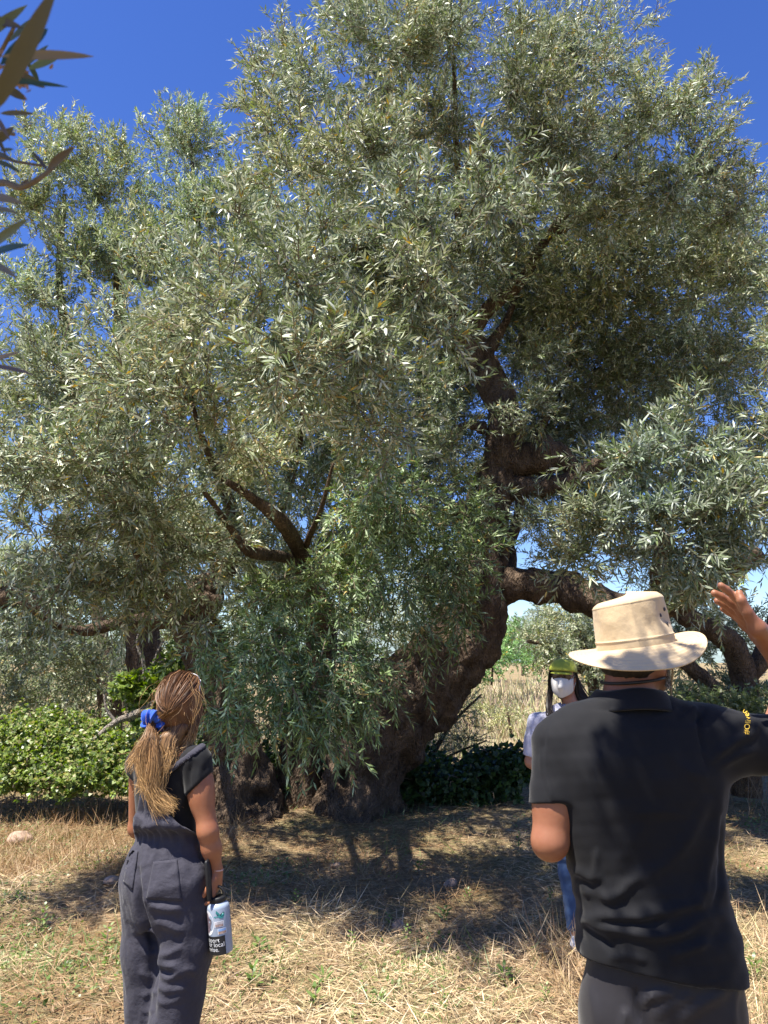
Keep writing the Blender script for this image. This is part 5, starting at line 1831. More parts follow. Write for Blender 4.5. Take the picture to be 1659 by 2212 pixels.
tee_rows = [grow(1612, 350, 398, .052, .0), grow(1624, 318, 412, .062), grow(1640, 296, 428, .075), grow(1670, 288, 430, .088), grow(1720, 289, 424, .092), grow(1770, 292, 424, .090), grow(1810, 298, 428, .088), grow(1850, 292, 432, .09)]
tee_t = loft(rowsmooth(tee_rows), yawg, 2.2)
tsl_l = cut(union([(cone(SLg, ELg, .060, .054), 0)]), SLg + (ELg - SLg) * .20, (ELg - SLg) + np.array((-.15, 0, .0)))
tsl_r = cut(union([(cone(SRg + np.array((0, 0, -.005)), ERg, .062, .054), 0)]), SRg + (ERg - SRg) * .335, (ERg - SRg) + np.array((.18, 0, .0)))
tee = union([(tee_t, 0), (cone(g(330, 1632), SLg, .035, .052), .04), (cone(g(395, 1630), SRg, .035, .056), .04), (tsl_l, .02), (tsl_r, .015)])
tee = cut(tee, g(360, 1840), (0, 0, -1))
P, Q, N = sdf_mesh(tee, .008)
P = folds(P, N, [([(418, 1640), (408, 1680), (412, 1705)], -.006, 5), ([(425, 1690), (400, 1720), (385, 1760)], .004, 8), ([(440, 1640), (430, 1670), (425, 1700)], .004, 6), ([(415, 1740), (420, 1775), (410, 1800)], .004, 6)])
P = P + N * (.0014 * noise(P, 26, 3))[:, None]
part("tee_shirt", P, Q, M_TEE, girl)

# dungarees: seat, legs, gathered back panel and straps in one cloth
UVOFF = {}
seat_rows = [grow(1772, 296, 424, .100), grow(1800, 298, 428, .100), grow(1812, 294, 430, .104), grow(1850, 276, 440, .122, -.005), grow(1890, 267, 446, .138, -.012), grow(1930, 267, 449, .142, -.012), grow(1970, 274, 449, .135, -.006), grow(2000, 285, 448, .12)]
seat = loft(rowsmooth(seat_rows), yawg, 2.15)


def bib(p):
    d = tee_t(p) - .011
    uv = proj(p)
    x, y = uv[:, 0], uv[:, 1]
    left = np.interp(y, [1640, 1690, 1740, 1780, 1830], [322, 312, 300, 288, 288])
    right = np.interp(y, [1640, 1690, 1730, 1760, 1785, 1800, 1830], [326, 338, 352, 366, 392, 428, 440])
    side = np.maximum(left - x, x - right) * k
    bulge = .030 * np.exp(-((y - 1782) / 22.0) ** 2) + .006 * np.exp(-((y - 1740) / 30.0) ** 2)
    back = (p - np.array((girl.location.x, YG, 0))) @ np.asarray(gf)
    return np.maximum(np.maximum(d - bulge, side), np.maximum((1672 - y) * k, back - .02)) * .8


bib.lo, bib.hi = g(280, 1835) - np.array((0, .25, 0)), g(445, 1640) + np.array((0, .2, 0))


def strap_sdf(poly, half):
    def f(p):
        uv = proj(p)
        dd, t = seg_dist(uv, poly)
        return np.maximum(np.abs(tee_s(p) - .002) - .0085, (dd - half) * k) * .8
    poly = np.asarray(poly, float)
    lo_ = at(poly[:, 0].min() - 20, poly[:, 1].max() + 20, YG)
    hi_ = at(poly[:, 0].max() + 20, poly[:, 1].min() - 20, YG)
    f.lo, f.hi = np.minimum(lo_, hi_) - np.array((0, .2, 0)), np.maximum(lo_, hi_) + np.array((0, .12, 0))
    return f


tee_s = union([(tee_t, 0), (cone(g(330, 1632), SLg, .035, .052), .04), (cone(g(395, 1630), SRg, .035, .056), .04)])
legs = [(cone(HIPL + np.array((0, 0, -.02)), KNL, .108, .098), .03), (cone(KNL, ANL, .098, .085), .03), (cone(HIPR + np.array((0, 0, -.02)), KNR + np.array((.0, 0, 0)), .118, .106), .022), (cone(KNR, ANR, .106, .085), .03)]
dung = union([(seat, 0)] + legs + [(bib, .012), (strap_sdf([(336, 1690), (362, 1668), (398, 1640), (428, 1618), (438, 1612)], 5.5), .004), (strap_sdf([(316, 1690), (309, 1660), (304, 1632), (304, 1612)], 5.5), .004)])
dung = cut(dung, (0, 0, .10), (0, 0, -1))
P, Q, N = sdf_mesh(dung, .0068)
G4 = lambda pts: [((400 + x / 2.6585) / 1.8228, (3200 + y / 2.6585) / 1.8228) for x, y in pts]
G3 = lambda pts: [((400 + x / 2.765) / 1.8228, (2600 + y / 2.765) / 1.8228) for x, y in pts]
gspec = [(G4([(385, 560), (390, 800), (400, 1000), (480, 1250), (545, 1400), (545, 1700), (530, 2200)]), -.034, 7), (G4([(300, 300), (330, 330), (380, 180)]), -.010, 5),
         (G4([(440, 600), (420, 800), (480, 960)]), .010, 8), (G4([(560, 760), (680, 700), (830, 590)]), .007, 6), (G4([(520, 830), (660, 790), (800, 750)]), .007, 6), (G4([(490, 960), (640, 1000), (860, 1010)]), .013, 9), (G4([(500, 930), (640, 930), (800, 960)]), -.007, 6),
         (G4([(560, 1130), (700, 1180), (870, 1250)]), .012, 10), (G4([(570, 1500), (690, 1480), (860, 1390)]), .010, 8), (G4([(560, 1530), (640, 1590), (850, 1610)]), .013, 9), (G4([(600, 1650), (700, 1720), (900, 1640), (1040, 1690)]), .012, 10), (G4([(620, 1640), (680, 1680), (760, 1660)]), -.012, 7),
         (G4([(560, 1800), (700, 1850), (900, 1830)]), .010, 9), (G4([(540, 1960), (700, 1990), (900, 1900)]), .007, 8), (G4([(420, 1400), (460, 1480), (540, 1500)]), .007, 7), (G4([(390, 1660), (470, 1720), (540, 1740)]), .007, 7), (G4([(420, 1930), (480, 1900), (550, 1870)]), .008, 6), (G4([(400, 2060), (470, 2080), (530, 2060)]), .006, 6),
         (G4([(430, 260), (440, 420), (420, 620)]), .007, 5), (G4([(520, 300), (480, 450), (430, 620)]), .006, 5), (G4([(570, 330), (560, 430), (500, 560)]), .006, 5), (G4([(680, 370), (690, 450), (700, 520)]), .006, 6), (G4([(640, 400), (650, 470), (640, 520)]), .005, 5), (G4([(330, 380), (300, 560), (250, 700)]), .006, 6),
         (G4([(820, 320), (840, 480), (900, 620)]), .005, 7), (G4([(950, 300), (990, 450), (1060, 600)]), .006, 8), (G4([(830, 640), (835, 800), (840, 930)]), .003, 3), (G4([(860, 1000), (880, 1300), (900, 1600)]), .004, 8),
         (G3([(450, 1240), (440, 1450), (400, 1720)]), .007, 5), (G3([(510, 1260), (500, 1500), (480, 1760)]), .008, 5), (G3([(580, 1300), (580, 1500), (620, 1800)]), .007, 5), (G3([(480, 1260), (470, 1500), (440, 1740)]), -.006, 4), (G3([(545, 1300), (540, 1550), (550, 1780)]), -.006, 4), (G3([(640, 1460), (700, 1640), (760, 1800)]), .005, 4), (G3([(640, 1750), (720, 1820), (840, 1860)]), .008, 6), (G3([(440, 1850), (500, 1800), (560, 1860)]), .010, 7), (G3([(340, 1740), (400, 1700), (440, 1760)]), .008, 6)]
P = folds(P, N, [(a, b * .8, c) for a, b, c in gspec])
gath = np.exp(-((proj(P)[:, 1] - 1806) / 12.0) ** 2)
lat_ = (P - np.array((girl.location.x, YG, 0))) @ gr
P = P + N * (gath * (.004 * np.sin(lat_ * 190) - .008) + .0024 * noise(P * np.array((1, 1, .7)), 26, 3) + .0016 * noise(P, 55, 9))[:, None]
dg_ = part("dungarees", P, Q, M_LINEN, girl)
DP, DN = P, N


def patch(poly, off, name, mat, parent, P_, N_, nu=14, nv=14, thick=.003):
    """cloth patch laid on a garment: four sketch corners TL, TR, BR, BL"""
    PV_ = proj(P_)
    sel = np.where(N_[:, 1] < 0.45)[0]
    poly = np.array(poly, float)
    u, v = np.meshgrid(np.linspace(0, 1, nu), np.linspace(0, 1, nv), indexing='ij')
    q = (poly[0] * ((1 - u) * (1 - v))[..., None] + poly[1] * (u * (1 - v))[..., None] + poly[2] * (u * v)[..., None] + poly[3] * ((1 - u) * v)[..., None]).reshape(-1, 2)
    out = []
    for c in q:
        d_ = ((PV_[sel] - c) ** 2).sum(1)
        j = sel[np.argpartition(d_, 8)[:8]]
        j = j[np.argsort(P_[j, 1])[:4]]
        out.append(at(c[0], c[1], P_[j, 1].mean()) + N_[j].mean(0) * off)
    V = np.array(out)
    i, j = np.meshgrid(np.arange(nu - 1), np.arange(nv - 1), indexing='ij')
    F = np.stack([i * nv + j, i * nv + j + 1, (i + 1) * nv + j + 1, (i + 1) * nv + j], -1).reshape(-1, 4)
    V, F = thicken(V, F, thick)
    return part(name, V, F, mat, parent)


patch(G4([(545, 515), (790, 488), (838, 920), (470, 900)]), .004, "pocket", M_LINEN, dg_, DP, DN)
patch(G4([(300, 400), (385, 400), (330, 810), (232, 720)]), .004, "pocket", M_LINEN, dg_, DP, DN, 9, 14)
for c_ in (ANL, ANR):
    a = c_
    sh = cut(union([(ellip(a + np.array((0, -.01, -.015)), (.036, .05, .055)), 0), (ellip(a + np.array((.055, .085, -.035)), (.042, .095, .036), gf), .03)]), (0, 0, .002), (0, 0, -1))
    P2, Q2, _ = sdf_mesh(sh, .007)
    part("shoe", P2, Q2, M_SHOE, girl)

# hair: cap plus strands gathered into the scrunchie
tie = g(349, 1556) + np.array((-.015, -.055, 0))
hcap = union([(ellip(hwg(0, -.012, .028), (.086, .104, .098), gfh), 0), (ellip(hwg(0, -.055, -.03), (.070, .052, .07), gfh), .03), (ellip(hwg(.05, -.03, -.05), (.035, .045, .07), gfh), .03), (ellip(hwg(-.05, -.03, -.05), (.035, .045, .07), gfh), .03)])
P, Q, N = sdf_mesh(cut(hcap, hwg(0, .045, .0), gfh + np.array((0, 0, -.35))), .006)
P = P + N * (.0015 * noise(P, 120))[:, None]


def hair_tint(t, r):
    dark = np.array((0.11, 0.048, 0.020))
    mid = np.array((0.27, 0.135, 0.055))
    gold = np.array((0.58, 0.36, 0.15))
    w = np.clip(t, 0, 1)[:, None]
    c = dark * (1 - w) + mid * w
    w2 = np.clip((t - .45) * 1.9, 0, 1)[:, None]
    c = c * (1 - w2) + gold * w2
    return c * (.38 + 1.15 * r ** 1.3)[:, None]


nP = len(P)
hair_o = part("hair", P, Q, M_HAIR, girl, np.tile((0.14, 0.06, 0.024), (nP, 1)) * (1 + .3 * noise(P, 60)[:, None]))
rngh = np.random.default_rng(9)
gu = []
SC = np.array((.088, .106, .100))
for a in np.linspace(-1.25, 1.25, 40):
    for top in (0.95, .55, .15):
        # start on the crown of the head and follow the skull to the tie
        st = np.array((math.sin(a) * .95, .42 * math.cos(a) * top, .55 + .45 * math.cos(a)))
        st = unit(st)
        e = unit(np.array((-.02, -.98, -.30)))
        pts = []
        for t in np.linspace(0, 1, 6):
            d_ = unit(st * (1 - t) + e * t + np.array((0.18 * a * t * (1 - t), 0, -.25 * abs(a) * t * (1 - t))))
            pts.append(hwg(0, -.012, .028) + 1.0 * (np.cross(gfh, (0, 0, 1)) * d_[0] * SC[0] + gfh * d_[1] * SC[1] + np.array((0, 0, 1)) * d_[2] * SC[2]) * 1.035)
        pts.append(tie)
        gu.append((np.array(pts), 1, .0045, .006))
hb = strands(gu, rngh, 2600, 0, .0013, lambda t, r: hair_tint(t * .62, r), 12, .002)
o = hb.part("strands", M_HAIR, hair_o)
o["kind"] = "stuff"
pt = tie
pony = [(np.array([pt, g(345, 1585) + np.array((-.0, -.13, 0)), g(342, 1630) + np.array((0, -.145, 0)), g(349, 1680) + np.array((0, -.145, 0)), g(364, 1708) + np.array((0, -.14, 0)), g(384, 1728) + np.array((0, -.135, 0))]), 5, .007, .014),
        (np.array([pt, g(350, 1590) + np.array((-.0, -.13, 0)), g(356, 1635) + np.array((0, -.15, 0)), g(350, 1680) + np.array((0, -.15, 0)), g(358, 1712) + np.array((0, -.14, 0)), g(376, 1736) + np.array((0, -.135, 0))]), 4, .007, .016),
        (np.array([pt, g(340, 1590) + np.array((-.0, -.13, 0)), g(330, 1630) + np.array((0, -.145, 0)), g(336, 1665) + np.array((0, -.14, 0)), g(346, 1700) + np.array((0, -.14, 0))]), 3, .007, .014),
        (np.array([hwg(-.06, -.05, -.06), g(322, 1600) + np.array((0, -.09, 0)), g(310, 1625) + np.array((0, -.10, 0)), g(298, 1650) + np.array((0, -.10, 0))]), 1.2, .010, .016),
        (np.array([hwg(-.05, -.06, -.07), g(330, 1600) + np.array((0, -.10, 0)), g(322, 1640) + np.array((0, -.11, 0)), g(328, 1680) + np.array((0, -.12, 0)), g(318, 1695) + np.array((0, -.12, 0))]), .8, .010, .012),
        (np.array([hwg(.0, -.08, -.08), g(362, 1600) + np.array((0, -.10, 0)), g(368, 1630) + np.array((0, -.12, 0)), g(364, 1665) + np.array((0, -.13, 0)), g(356, 1690) + np.array((0, -.13, 0))]), 3, .012, .014),
        (np.array([hwg(.05, -.05, -.05), g(388, 1590) + np.array((0, -.09, 0)), g(384, 1625) + np.array((0, -.11, 0)), g(372, 1655) + np.array((0, -.12, 0))]), 2.6, .014, .012),
        (np.array([hwg(.075, .0, -.02), g(426, 1570) + np.array((0, -.06, 0)), g(418, 1600) + np.array((0, -.06, 0)), g(404, 1622) + np.array((0, -.07, 0)), g(392, 1640) + np.array((0, -.09, 0))]), 2.2, .010, .012)]
core = union([(cone(tie, g(345, 1590) + np.array((0, -.12, 0)), .014, .022), .01), (cone(g(345, 1590) + np.array((0, -.12, 0)), g(347, 1650) + np.array((0, -.13, 0)), .022, .026), .02), (cone(g(347, 1650) + np.array((0, -.13, 0)), g(362, 1705) + np.array((0, -.13, 0)), .026, .010), .02), (cone(g(372, 1590) + np.array((0, -.09, 0)), g(362, 1660) + np.array((0, -.11, 0)), .026, .018), .02), (cone(hwg(.03, -.07, -.08), g(376, 1610) + np.array((0, -.09, 0)), .035, .028), .02), (cone(g(328, 1600) + np.array((0, -.09, 0)), g(318, 1640) + np.array((0, -.10, 0)), .016, .010), .02)])
P, Q, N = sdf_mesh(core, .007)
tt_ = np.clip((1700 - proj(P)[:, 1]) / 150.0, 0, 1)
part("ponytail_core", P + N * (.002 * noise(P * np.array((1, 1, .3)), 160))[:, None], Q, M_HAIR, hair_o, hair_tint(.9 - .5 * tt_, np.full(len(P), .35) + .25 * noise(P * np.array((1, 1, .15)), 260)))
hb = strands(pony, rngh, 2200, 0, .0008, lambda t, r: hair_tint(.42 + t * .58, r), 16, .015)
o = hb.part("ponytail", M_HAIR, hair_o)
o["kind"] = "stuff"
# flyaway hairs
fl = [(np.array([hwg(.03 * s, .0, .10), hwg(.07 * s, -.05, .09), hwg(.10 * s, -.07, .02), hwg(.09 * s, -.08, -.06)]), 1, .02, .03) for s in (-1, -.5, .3, .8, 1.1)]
hb = strands(fl, rngh, 90, 0, .0006, lambda t, r: hair_tint(.5 + t * .4, r), 12, .014)
o = hb.part("flyaway_hairs", M_HAIR, hair_o)
o["kind"] = "stuff"


def scr_fn(u, v):
    a, b_ = u * 2 * np.pi, v * 2 * np.pi
    ax = unit(np.array((-.25, -.75, -.55)))
    x = unit(np.cross(ax, (0, 0, 1)))
    y = np.cross(ax, x)
    rf = 1 + .30 * np.sin(9 * a + 1.5 * np.sin(2 * a)) + .15 * np.sin(17 * a)
    R = .030 + .019 * rf * np.cos(b_)
    z = .020 * rf * np.sin(b_) + .006 * np.sin(5 * a)
    return tie + np.array((0, -.012, 0)) + np.outer(R * np.cos(a), x) + np.outer(R * np.sin(a), y) * 1.1 + np.outer(z, ax)


V, F = ring_strip(scr_fn, 140, 24)
part("scrunchie", V, F, M_BLUE, hair_o)
# sunglasses pushed up on her head
sg = None
for s in (-1, 1):
    c0 = hwg(.034 * s, .045, .108)
    n_ = unit(np.cross(gfh, (0, 0, 1)) * .25 * s + gfh * .75 + np.array((0, 0, .75)))
    x_ = unit(np.cross(n_, (0, 0, 1)))
    y_ = np.cross(n_, x_)
    a = np.linspace(0, 2 * np.pi, 28, endpoint=False)
    ring = c0 + np.outer(np.cos(a) * .029, x_) + np.outer(np.sin(a) * .022, y_)
    V, F = tube(np.vstack([ring, ring[:1]]), .003, 8)
    if sg is None:
        sg = part("sunglasses", V, F, M_GLASSW, girl)
    else:
        part("frame", V, F, M_GLASSW, sg)
    V = np.vstack([ring, c0 + n_ * .004, ring - n_ * .002, c0 + n_ * .002])
    j = np.arange(28)
    F = np.vstack([np.stack([j, (j + 1) % 28, np.full(28, 28)], 1), np.stack([(j + 1) % 28 + 29, j + 29, np.full(28, 57)], 1)])
    part("lens", V, F, M_LENS, sg)
    V, F = tube(catmull([hwg(.064 * s, .05, .095), hwg(.080 * s, .0, .060), hwg(.082 * s, -.03, .02)], 6), .003, 8)
    part("temple", V, F, M_GLASSW, sg)
V, F = tube(catmull([hwg(-.008, .052, .112), hwg(0, .052, .115), hwg(.008, .052, .112)], 4), .003, 8)
part("bridge", V, F, M_GLASSW, sg)

# ------------------------------------------------------------------ water bottle and phone she carries
bt_top, bt_bot = g(467, 1938, .22) + np.array((0, .02, 0)), g(477, 2060, .22) + np.array((0, .02, 0))
bax = unit(bt_top - bt_bot)
bL = np.linalg.norm(bt_top - bt_bot)
M_BOTTLE = plain_mat("pale_blue_enamel", (0.29, 0.345, 0.43), 0.3, 0.5, 0.03, 60)
M_STICK = plain_mat("white_sticker", (0.70, 0.70, 0.72), 0.5, 0.4, 0.05, 60)
bottle = thing("water_bottle", "pale blue metal water bottle with stickers and black lid in the woman's hand", "bottle", tuple(bt_bot))
bx = unit(np.cross((0, 1, 0), bax))
by = np.cross(bax, bx)          # points away from the camera
BRAD = .043


def rev(prof, seg=40):
    prof = np.array(prof)
    a = np.linspace(0, 2 * np.pi, seg, endpoint=False)
    V = (bt_bot[None, None] + prof[:, None, 1:2] * bax + prof[:, None, 0:1] * (np.cos(a)[None, :, None] * bx + np.sin(a)[None, :, None] * by)).reshape(-1, 3)
    n = len(prof)
    i, j = np.meshgrid(np.arange(n - 1), np.arange(seg), indexing='ij')
    F = np.stack([i * seg + j, i * seg + (j + 1) % seg, (i + 1) * seg + (j + 1) % seg, (i + 1) * seg + j], -1).reshape(-1, 4)
    return V, F


V, F = rev([(0, 0), (.038, 0), (.0415, .002), (BRAD, .006), (BRAD, bL * .80), (.042, bL * .83), (.038, bL * .862), (.032, bL * .885), (.030, bL * .90), (0, bL * .90)])
part("flask", V, F, M_BOTTLE, bottle)
V, F = rev([(.0, bL * .895), (.031, bL * .895), (.0325, bL * .90), (.0325, bL * .975), (.031, bL * .99), (0, bL * .99)])
lid = part("lid", V, F, M_BLACK, bottle)
bc = lambda x, z, y=0: bt_bot + bx * x + bax * z + by * y
V, F = tube(catmull([bc(-.027, bL * .96), bc(-.027, bL + .010), bc(-.012, bL + .030), bc(.012, bL + .030), bc(.027, bL + .010), bc(.027, bL * .96)], 6), .0055, 10)
part("carry_loop", V, F, M_BLACK, lid)


def wrap(xy, off):
    """flat sticker coordinates (arc length, height) -> bottle surface facing the camera"""
    xy = np.asarray(xy, float)
    a = -np.pi / 2 + xy[:, 0] / BRAD
    r = BRAD + off
    return bt_bot + np.outer(r * np.cos(a), bx) + np.outer(r * np.sin(a), by) + np.outer(xy[:, 1], bax)


def sticker(x0, x1, z0, z1, mat, off, name="sticker", parent=None):
    u, v = np.meshgrid(np.linspace(x0, x1, 16), np.linspace(z0, z1, 4), indexing='ij')
    V = wrap(np.stack([u.ravel(), v.ravel()], 1), off)
    i, j = np.meshgrid(np.arange(15), np.arange(3), indexing='ij')
    F = np.stack([i * 4 + j, (i + 1) * 4 + j, (i + 1) * 4 + j + 1, i * 4 + j + 1], -1).reshape(-1, 4)
    return part(name, V, F, mat, parent or bottle)


bs = bL / 1300.0                 # height unit of the sticker measurements (top of the lid 0 .. foot 1300)
zz = lambda y: bL - y * bs
st = sticker(-.072, .026, zz(1290), zz(860), M_BLACK, .0006)
M_TXT = plain_mat("white_print", (0.62, 0.62, 0.62), .6)
for i, (w1) in enumerate(("Support", "your local", "sunrise.")):
    tv, tf = text_mesh(w1, .0225)
    q = tv[:, :2] + np.array((-.068, zz(990 + i * 105)))
    part("lettering", wrap(q, .0012), tf, M_TXT, st, None, False)
s1 = sticker(-.010, .026, zz(660), zz(520), M_STICK, .0006)
sticker(-.007, .023, zz(645), zz(590), plain_mat("photo_brown", (.30, .22, .20), .5, .4, .5, 90), .0012, "print", s1)
sticker(-.007, .023, zz(588), zz(535), plain_mat("photo_grey", (.42, .40, .42), .5, .4, .3, 90), .0012, "print", s1)
s2 = sticker(.001, .034, zz(820), zz(690), M_STICK, .0006)
sticker(.003, .032, zz(810), zz(755), plain_mat("photo_sand", (.36, .25, .20), .5, .4, .3, 90), .0012, "print", s2)
sticker(.003, .032, zz(753), zz(700), plain_mat("photo_sky", (.20, .34, .60), .5, .4, .1, 90), .0012, "print", s2)
M_TEAL = plain_mat("teal_print", (.03, .22, .22), .5)
tail = np.array([(0, 0), (-.006, .010), (-.004, .020), (.004, .012), (.010, .004), (.016, -.004), (.024, -.002), (.026, .010), (.030, .008), (.029, -.006), (.020, -.014), (.010, -.012), (.002, -.006), (-.010, -.008), (-.016, -.004)]) * .9 + np.array((.004, zz(390)))
V = wrap(np.vstack([tail, tail.mean(0)]), .0008)
j = np.arange(len(tail))
part("print", V, np.stack([j, (j + 1) % len(tail), np.full(len(tail), len(tail))], 1), M_TEAL, bottle, None, False)
a = np.linspace(0, 2 * np.pi, 36, endpoint=False)
disc = np.stack([-.042 + .030 * np.cos(a), zz(560) + .044 * np.sin(a)], 1)
V = wrap(np.vstack([disc, [(-.042, zz(560))]]), .0006)
j = np.arange(36)
ds_ = part("sticker", V, np.stack([j, (j + 1) % 36, np.full(36, 36)], 1), M_STICK, bottle, None, False)
disc = np.stack([-.044 + .020 * np.cos(a) * (1 + .18 * np.sin(5 * a)), zz(560) + .032 * np.sin(a) * (1 + .15 * np.cos(4 * a))], 1)
V = wrap(np.vstack([disc, [(-.044, zz(560))]]), .0012)
part("print", V, np.stack([j, (j + 1) % 36, np.full(36, 36)], 1), plain_mat("sepia_print", (.16, .12, .14), .6, .3, .7, 160), ds_, None, False)


def rbox(c, ax, ay, az, hx, hy, hz, r=.006):
    """rounded slab"""
    a = np.linspace(0, 2 * np.pi, 32, endpoint=False)
    sx = np.sign(np.cos(a)) * (hx - r) + r * np.cos(a)
    sy = np.sign(np.sin(a)) * (hy - r) + r * np.sin(a)
    V = []
    for z, s in ((-hz, .97), (-hz * .7, 1), (hz * .7, 1), (hz, .97)):
        V.append(c + np.outer(sx * s, ax) + np.outer(sy * s, ay) + az * z)
    V = np.vstack(V + [c - az * hz, c + az * hz])
    F = [np.stack([np.arange(32) + i * 32, (np.arange(32) + 1) % 32 + i * 32, (np.arange(32) + 1) % 32 + (i + 1) * 32, np.arange(32) + (i + 1) * 32], 1) for i in range(3)]
    j = np.arange(32)
    T = [np.stack([(j + 1) % 32, j, np.full(32, 128)], 1), np.stack([j + 96, (j + 1) % 32 + 96, np.full(32, 129)], 1)]
    return V, F + T


pc = g(455, 1898, .20) + np.array((0, -.005, 0))
pax, pay = unit(np.array((.15, 1, 0))), unit(np.array((-.12, 0, 1.0)))
paz = np.cross(pax, pay)
phone = thing("phone", "dark mobile phone held against the woman's palm above the bottle", "phone", tuple(pc))
V, F = rbox(pc, pax, pay, paz, .036, .074, .0055, .010)
part("case", V, F, M_BLACK, phone, None, False)
V, F = rbox(pc - paz * .0056, pax, pay, paz, .033, .070, .0004, .009)
part("screen", V, F, plain_mat("phone_glass", (.02, .022, .026), .08, .6), phone, None, False)

# ================================================================== woman with the face mask, behind the man
YW = 5.1
M_SKIN_S = skin_mat("olive_skin", (0.34, 0.17, 0.11))
M_WHITE = cloth_mat("white_cotton", (0.36, 0.36, 0.45), 0.85, 0.1, 0.04, 500, 0.3, 30, 0.35)
M_MASK = cloth_mat("white_mask", (0.52, 0.50, 0.48), 0.8, 0.1, 0.03, 900, 0.2)
M_CAP = cloth_mat("lime_cap", (0.30, 0.32, 0.04), 0.85, 0.15, 0.08, 700, 0.3)
M_JEAN = cloth_mat("blue_denim", (0.035, 0.065, 0.14), 0.85, 0.1, 0.2, 400, 0.5, 20, .3)
M_TRAINER = plain_mat("white_trainer", (.62, .63, .68), .6, .4, .15, 40)
wom = thing("person", "woman in white face mask and lime green flat cap facing the camera, half hidden", "person", (float(at(1235, 1600, YW)[0]), YW, 0.0))
k = mm(YW)
wf = unit((-.36, -.92, -.10))
whc = at(1217, 1462, YW)
hit, hww = head_items(whc, wf, (.06, 0, 1), 1.0)
W_ = lambda dx, dy, d=0.0: at(dx, dy, YW + d)
SA, SB = W_(1160, 1560), W_(1325, 1562, -.05)
EA = W_(1148, 1645, .02)
HA = W_(1195, 1690, -.10)
EB = W_(1345, 1650, .0)
HB = W_(1310, 1740, -.12)
bodyw = hit + [(cone(W_(1226, 1498, .02), W_(1238, 1545, .02), .046, .056), .03), (ellip(W_(1242, 1610), (.14, .09, .17)), .04), (ellip(W_(1244, 1720), (.12, .085, .16)), .05),
               (cone(W_(1240, 1555), SA, .05, .045), .04), (cone(W_(1240, 1555), SB, .05, .045), .04),
               (cone(SA, EA, .046, .040), .03), (cone(EA, HA, .040, .026), .02), (cone(SB, EB, .046, .040), .03), (cone(EB, HB, .040, .026), .02)]
bodyw += hand_items(HA, HA - EA, (0, 1, 0), (0, 0, 1), .92, .6) + hand_items(HB, HB - EB, (0, 1, 0), (0, 0, 1), .92, .6)
HPA, HPB = W_(1236, 1790), W_(1290, 1790)
KA, KB = W_(1232, 1880), W_(1300, 1885)
NA, NB = np.array((KA[0] + .02, YW - .02, .09)), np.array((KB[0] + .02, YW + .05, .09))
for a, b_, c_ in ((HPA, KA, NA), (HPB, KB, NB)):
    bodyw += [(cone(a, b_, .07, .05), .04), (cone(b_, c_, .05, .034), .03), (cone(c_, c_ + np.array((-.03, -.12, -.045)), .033, .027), .03)]
person_mesh("body", bodyw, .0085, M_SKIN_S, wom)


def wrow(dy, xl, xr, b, yo=0.0):
    l, r = at(xl, dy, YW), at(xr, dy, YW)
    return (l[2], (l[0] + r[0]) / 2, YW + yo, (r[0] - l[0]) / 2, b)


bl = [(loft(rowsmooth([wrow(1522, 1208, 1266, .055, .02), wrow(1534, 1180, 1300, .075), wrow(1560, 1168, 1318, .095), wrow(1620, 1180, 1308, .11), wrow(1700, 1190, 1302, .11), wrow(1790, 1180, 1312, .115), wrow(1815, 1178, 1314, .115)]), 0, 2.3), 0)]
for S_, E_ in ((SA, EA), (SB, EB)):
    bl.append((cut(union([(cone(S_ + np.array((0, 0, -.002)), E_, .066, .062), 0), (ellip(S_ * .45 + E_ * .55, (.068, .068, .085)), .02)]), S_ + (E_ - S_) * .86, E_ - S_), .03))
sh = union(bl)


def open_neck(p):
    d = sh(p)
    v = ellip(W_(1226, 1535, -.09), (.045, .06, .11))(p)
    return np.maximum(d, -v)


open_neck.lo, open_neck.hi = sh.lo, sh.hi
P, Q, N = sdf_mesh(cut(open_neck, W_(1240, 1800), (0, 0, -1)), .009)
P = P + N * (.005 * noise(P * np.array((1, 1, .6)), 24, 3) + .002 * noise(P, 60, 6))[:, None]
blouse = part("blouse", P, Q, M_WHITE, wom)
for s in (-1, 1):
    c0 = W_(1232, 1528, -.07)
    V = np.array([W_(1228 + 16 * s, 1516, -.02), W_(1228 + 36 * s, 1524, -.06), W_(1228 + 30 * s, 1556, -.125), W_(1228 + 10 * s, 1560, -.125)])
    V, F = thicken(V, np.array([[0, 1, 2, 3]]), .004)
    part("collar", V, F, M_WHITE, blouse)
P, Q, N = sdf_mesh(cut(union([(loft(rowsmooth([wrow(1780, 1196, 1308, .10), wrow(1800, 1194, 1310, .105), wrow(1830, 1194, 1314, .11), wrow(1850, 1200, 1316, .10)]), 0, 2.2), 0), (cone(HPA, KA, .095, .072), .04), (cone(KA, NA, .072, .060), .03), (cone(HPB, KB, .095, .072), .04), (cone(KB, NB, .072, .06), .03)]), (0, 0, .09), (0, 0, -1)), .008)
P = P + N * (.004 * noise(P * np.array((1, 1, 1.4)), 30, 2))[:, None]
part("jeans", P, Q, M_JEAN, wom)
for c_ in (NA, NB):
    sh_ = cut(union([(ellip(c_ + np.array((0, .01, -.02)), (.040, .055, .055)), 0), (ellip(c_ + np.array((-.025, -.10, -.045)), (.045, .10, .040), (-.25, -1, 0)), .03)]), (0, 0, .002), (0, 0, -1))
    P2, Q2, _ = sdf_mesh(sh_, .007)
    part("shoe", P2, Q2, M_TRAINER, wom)
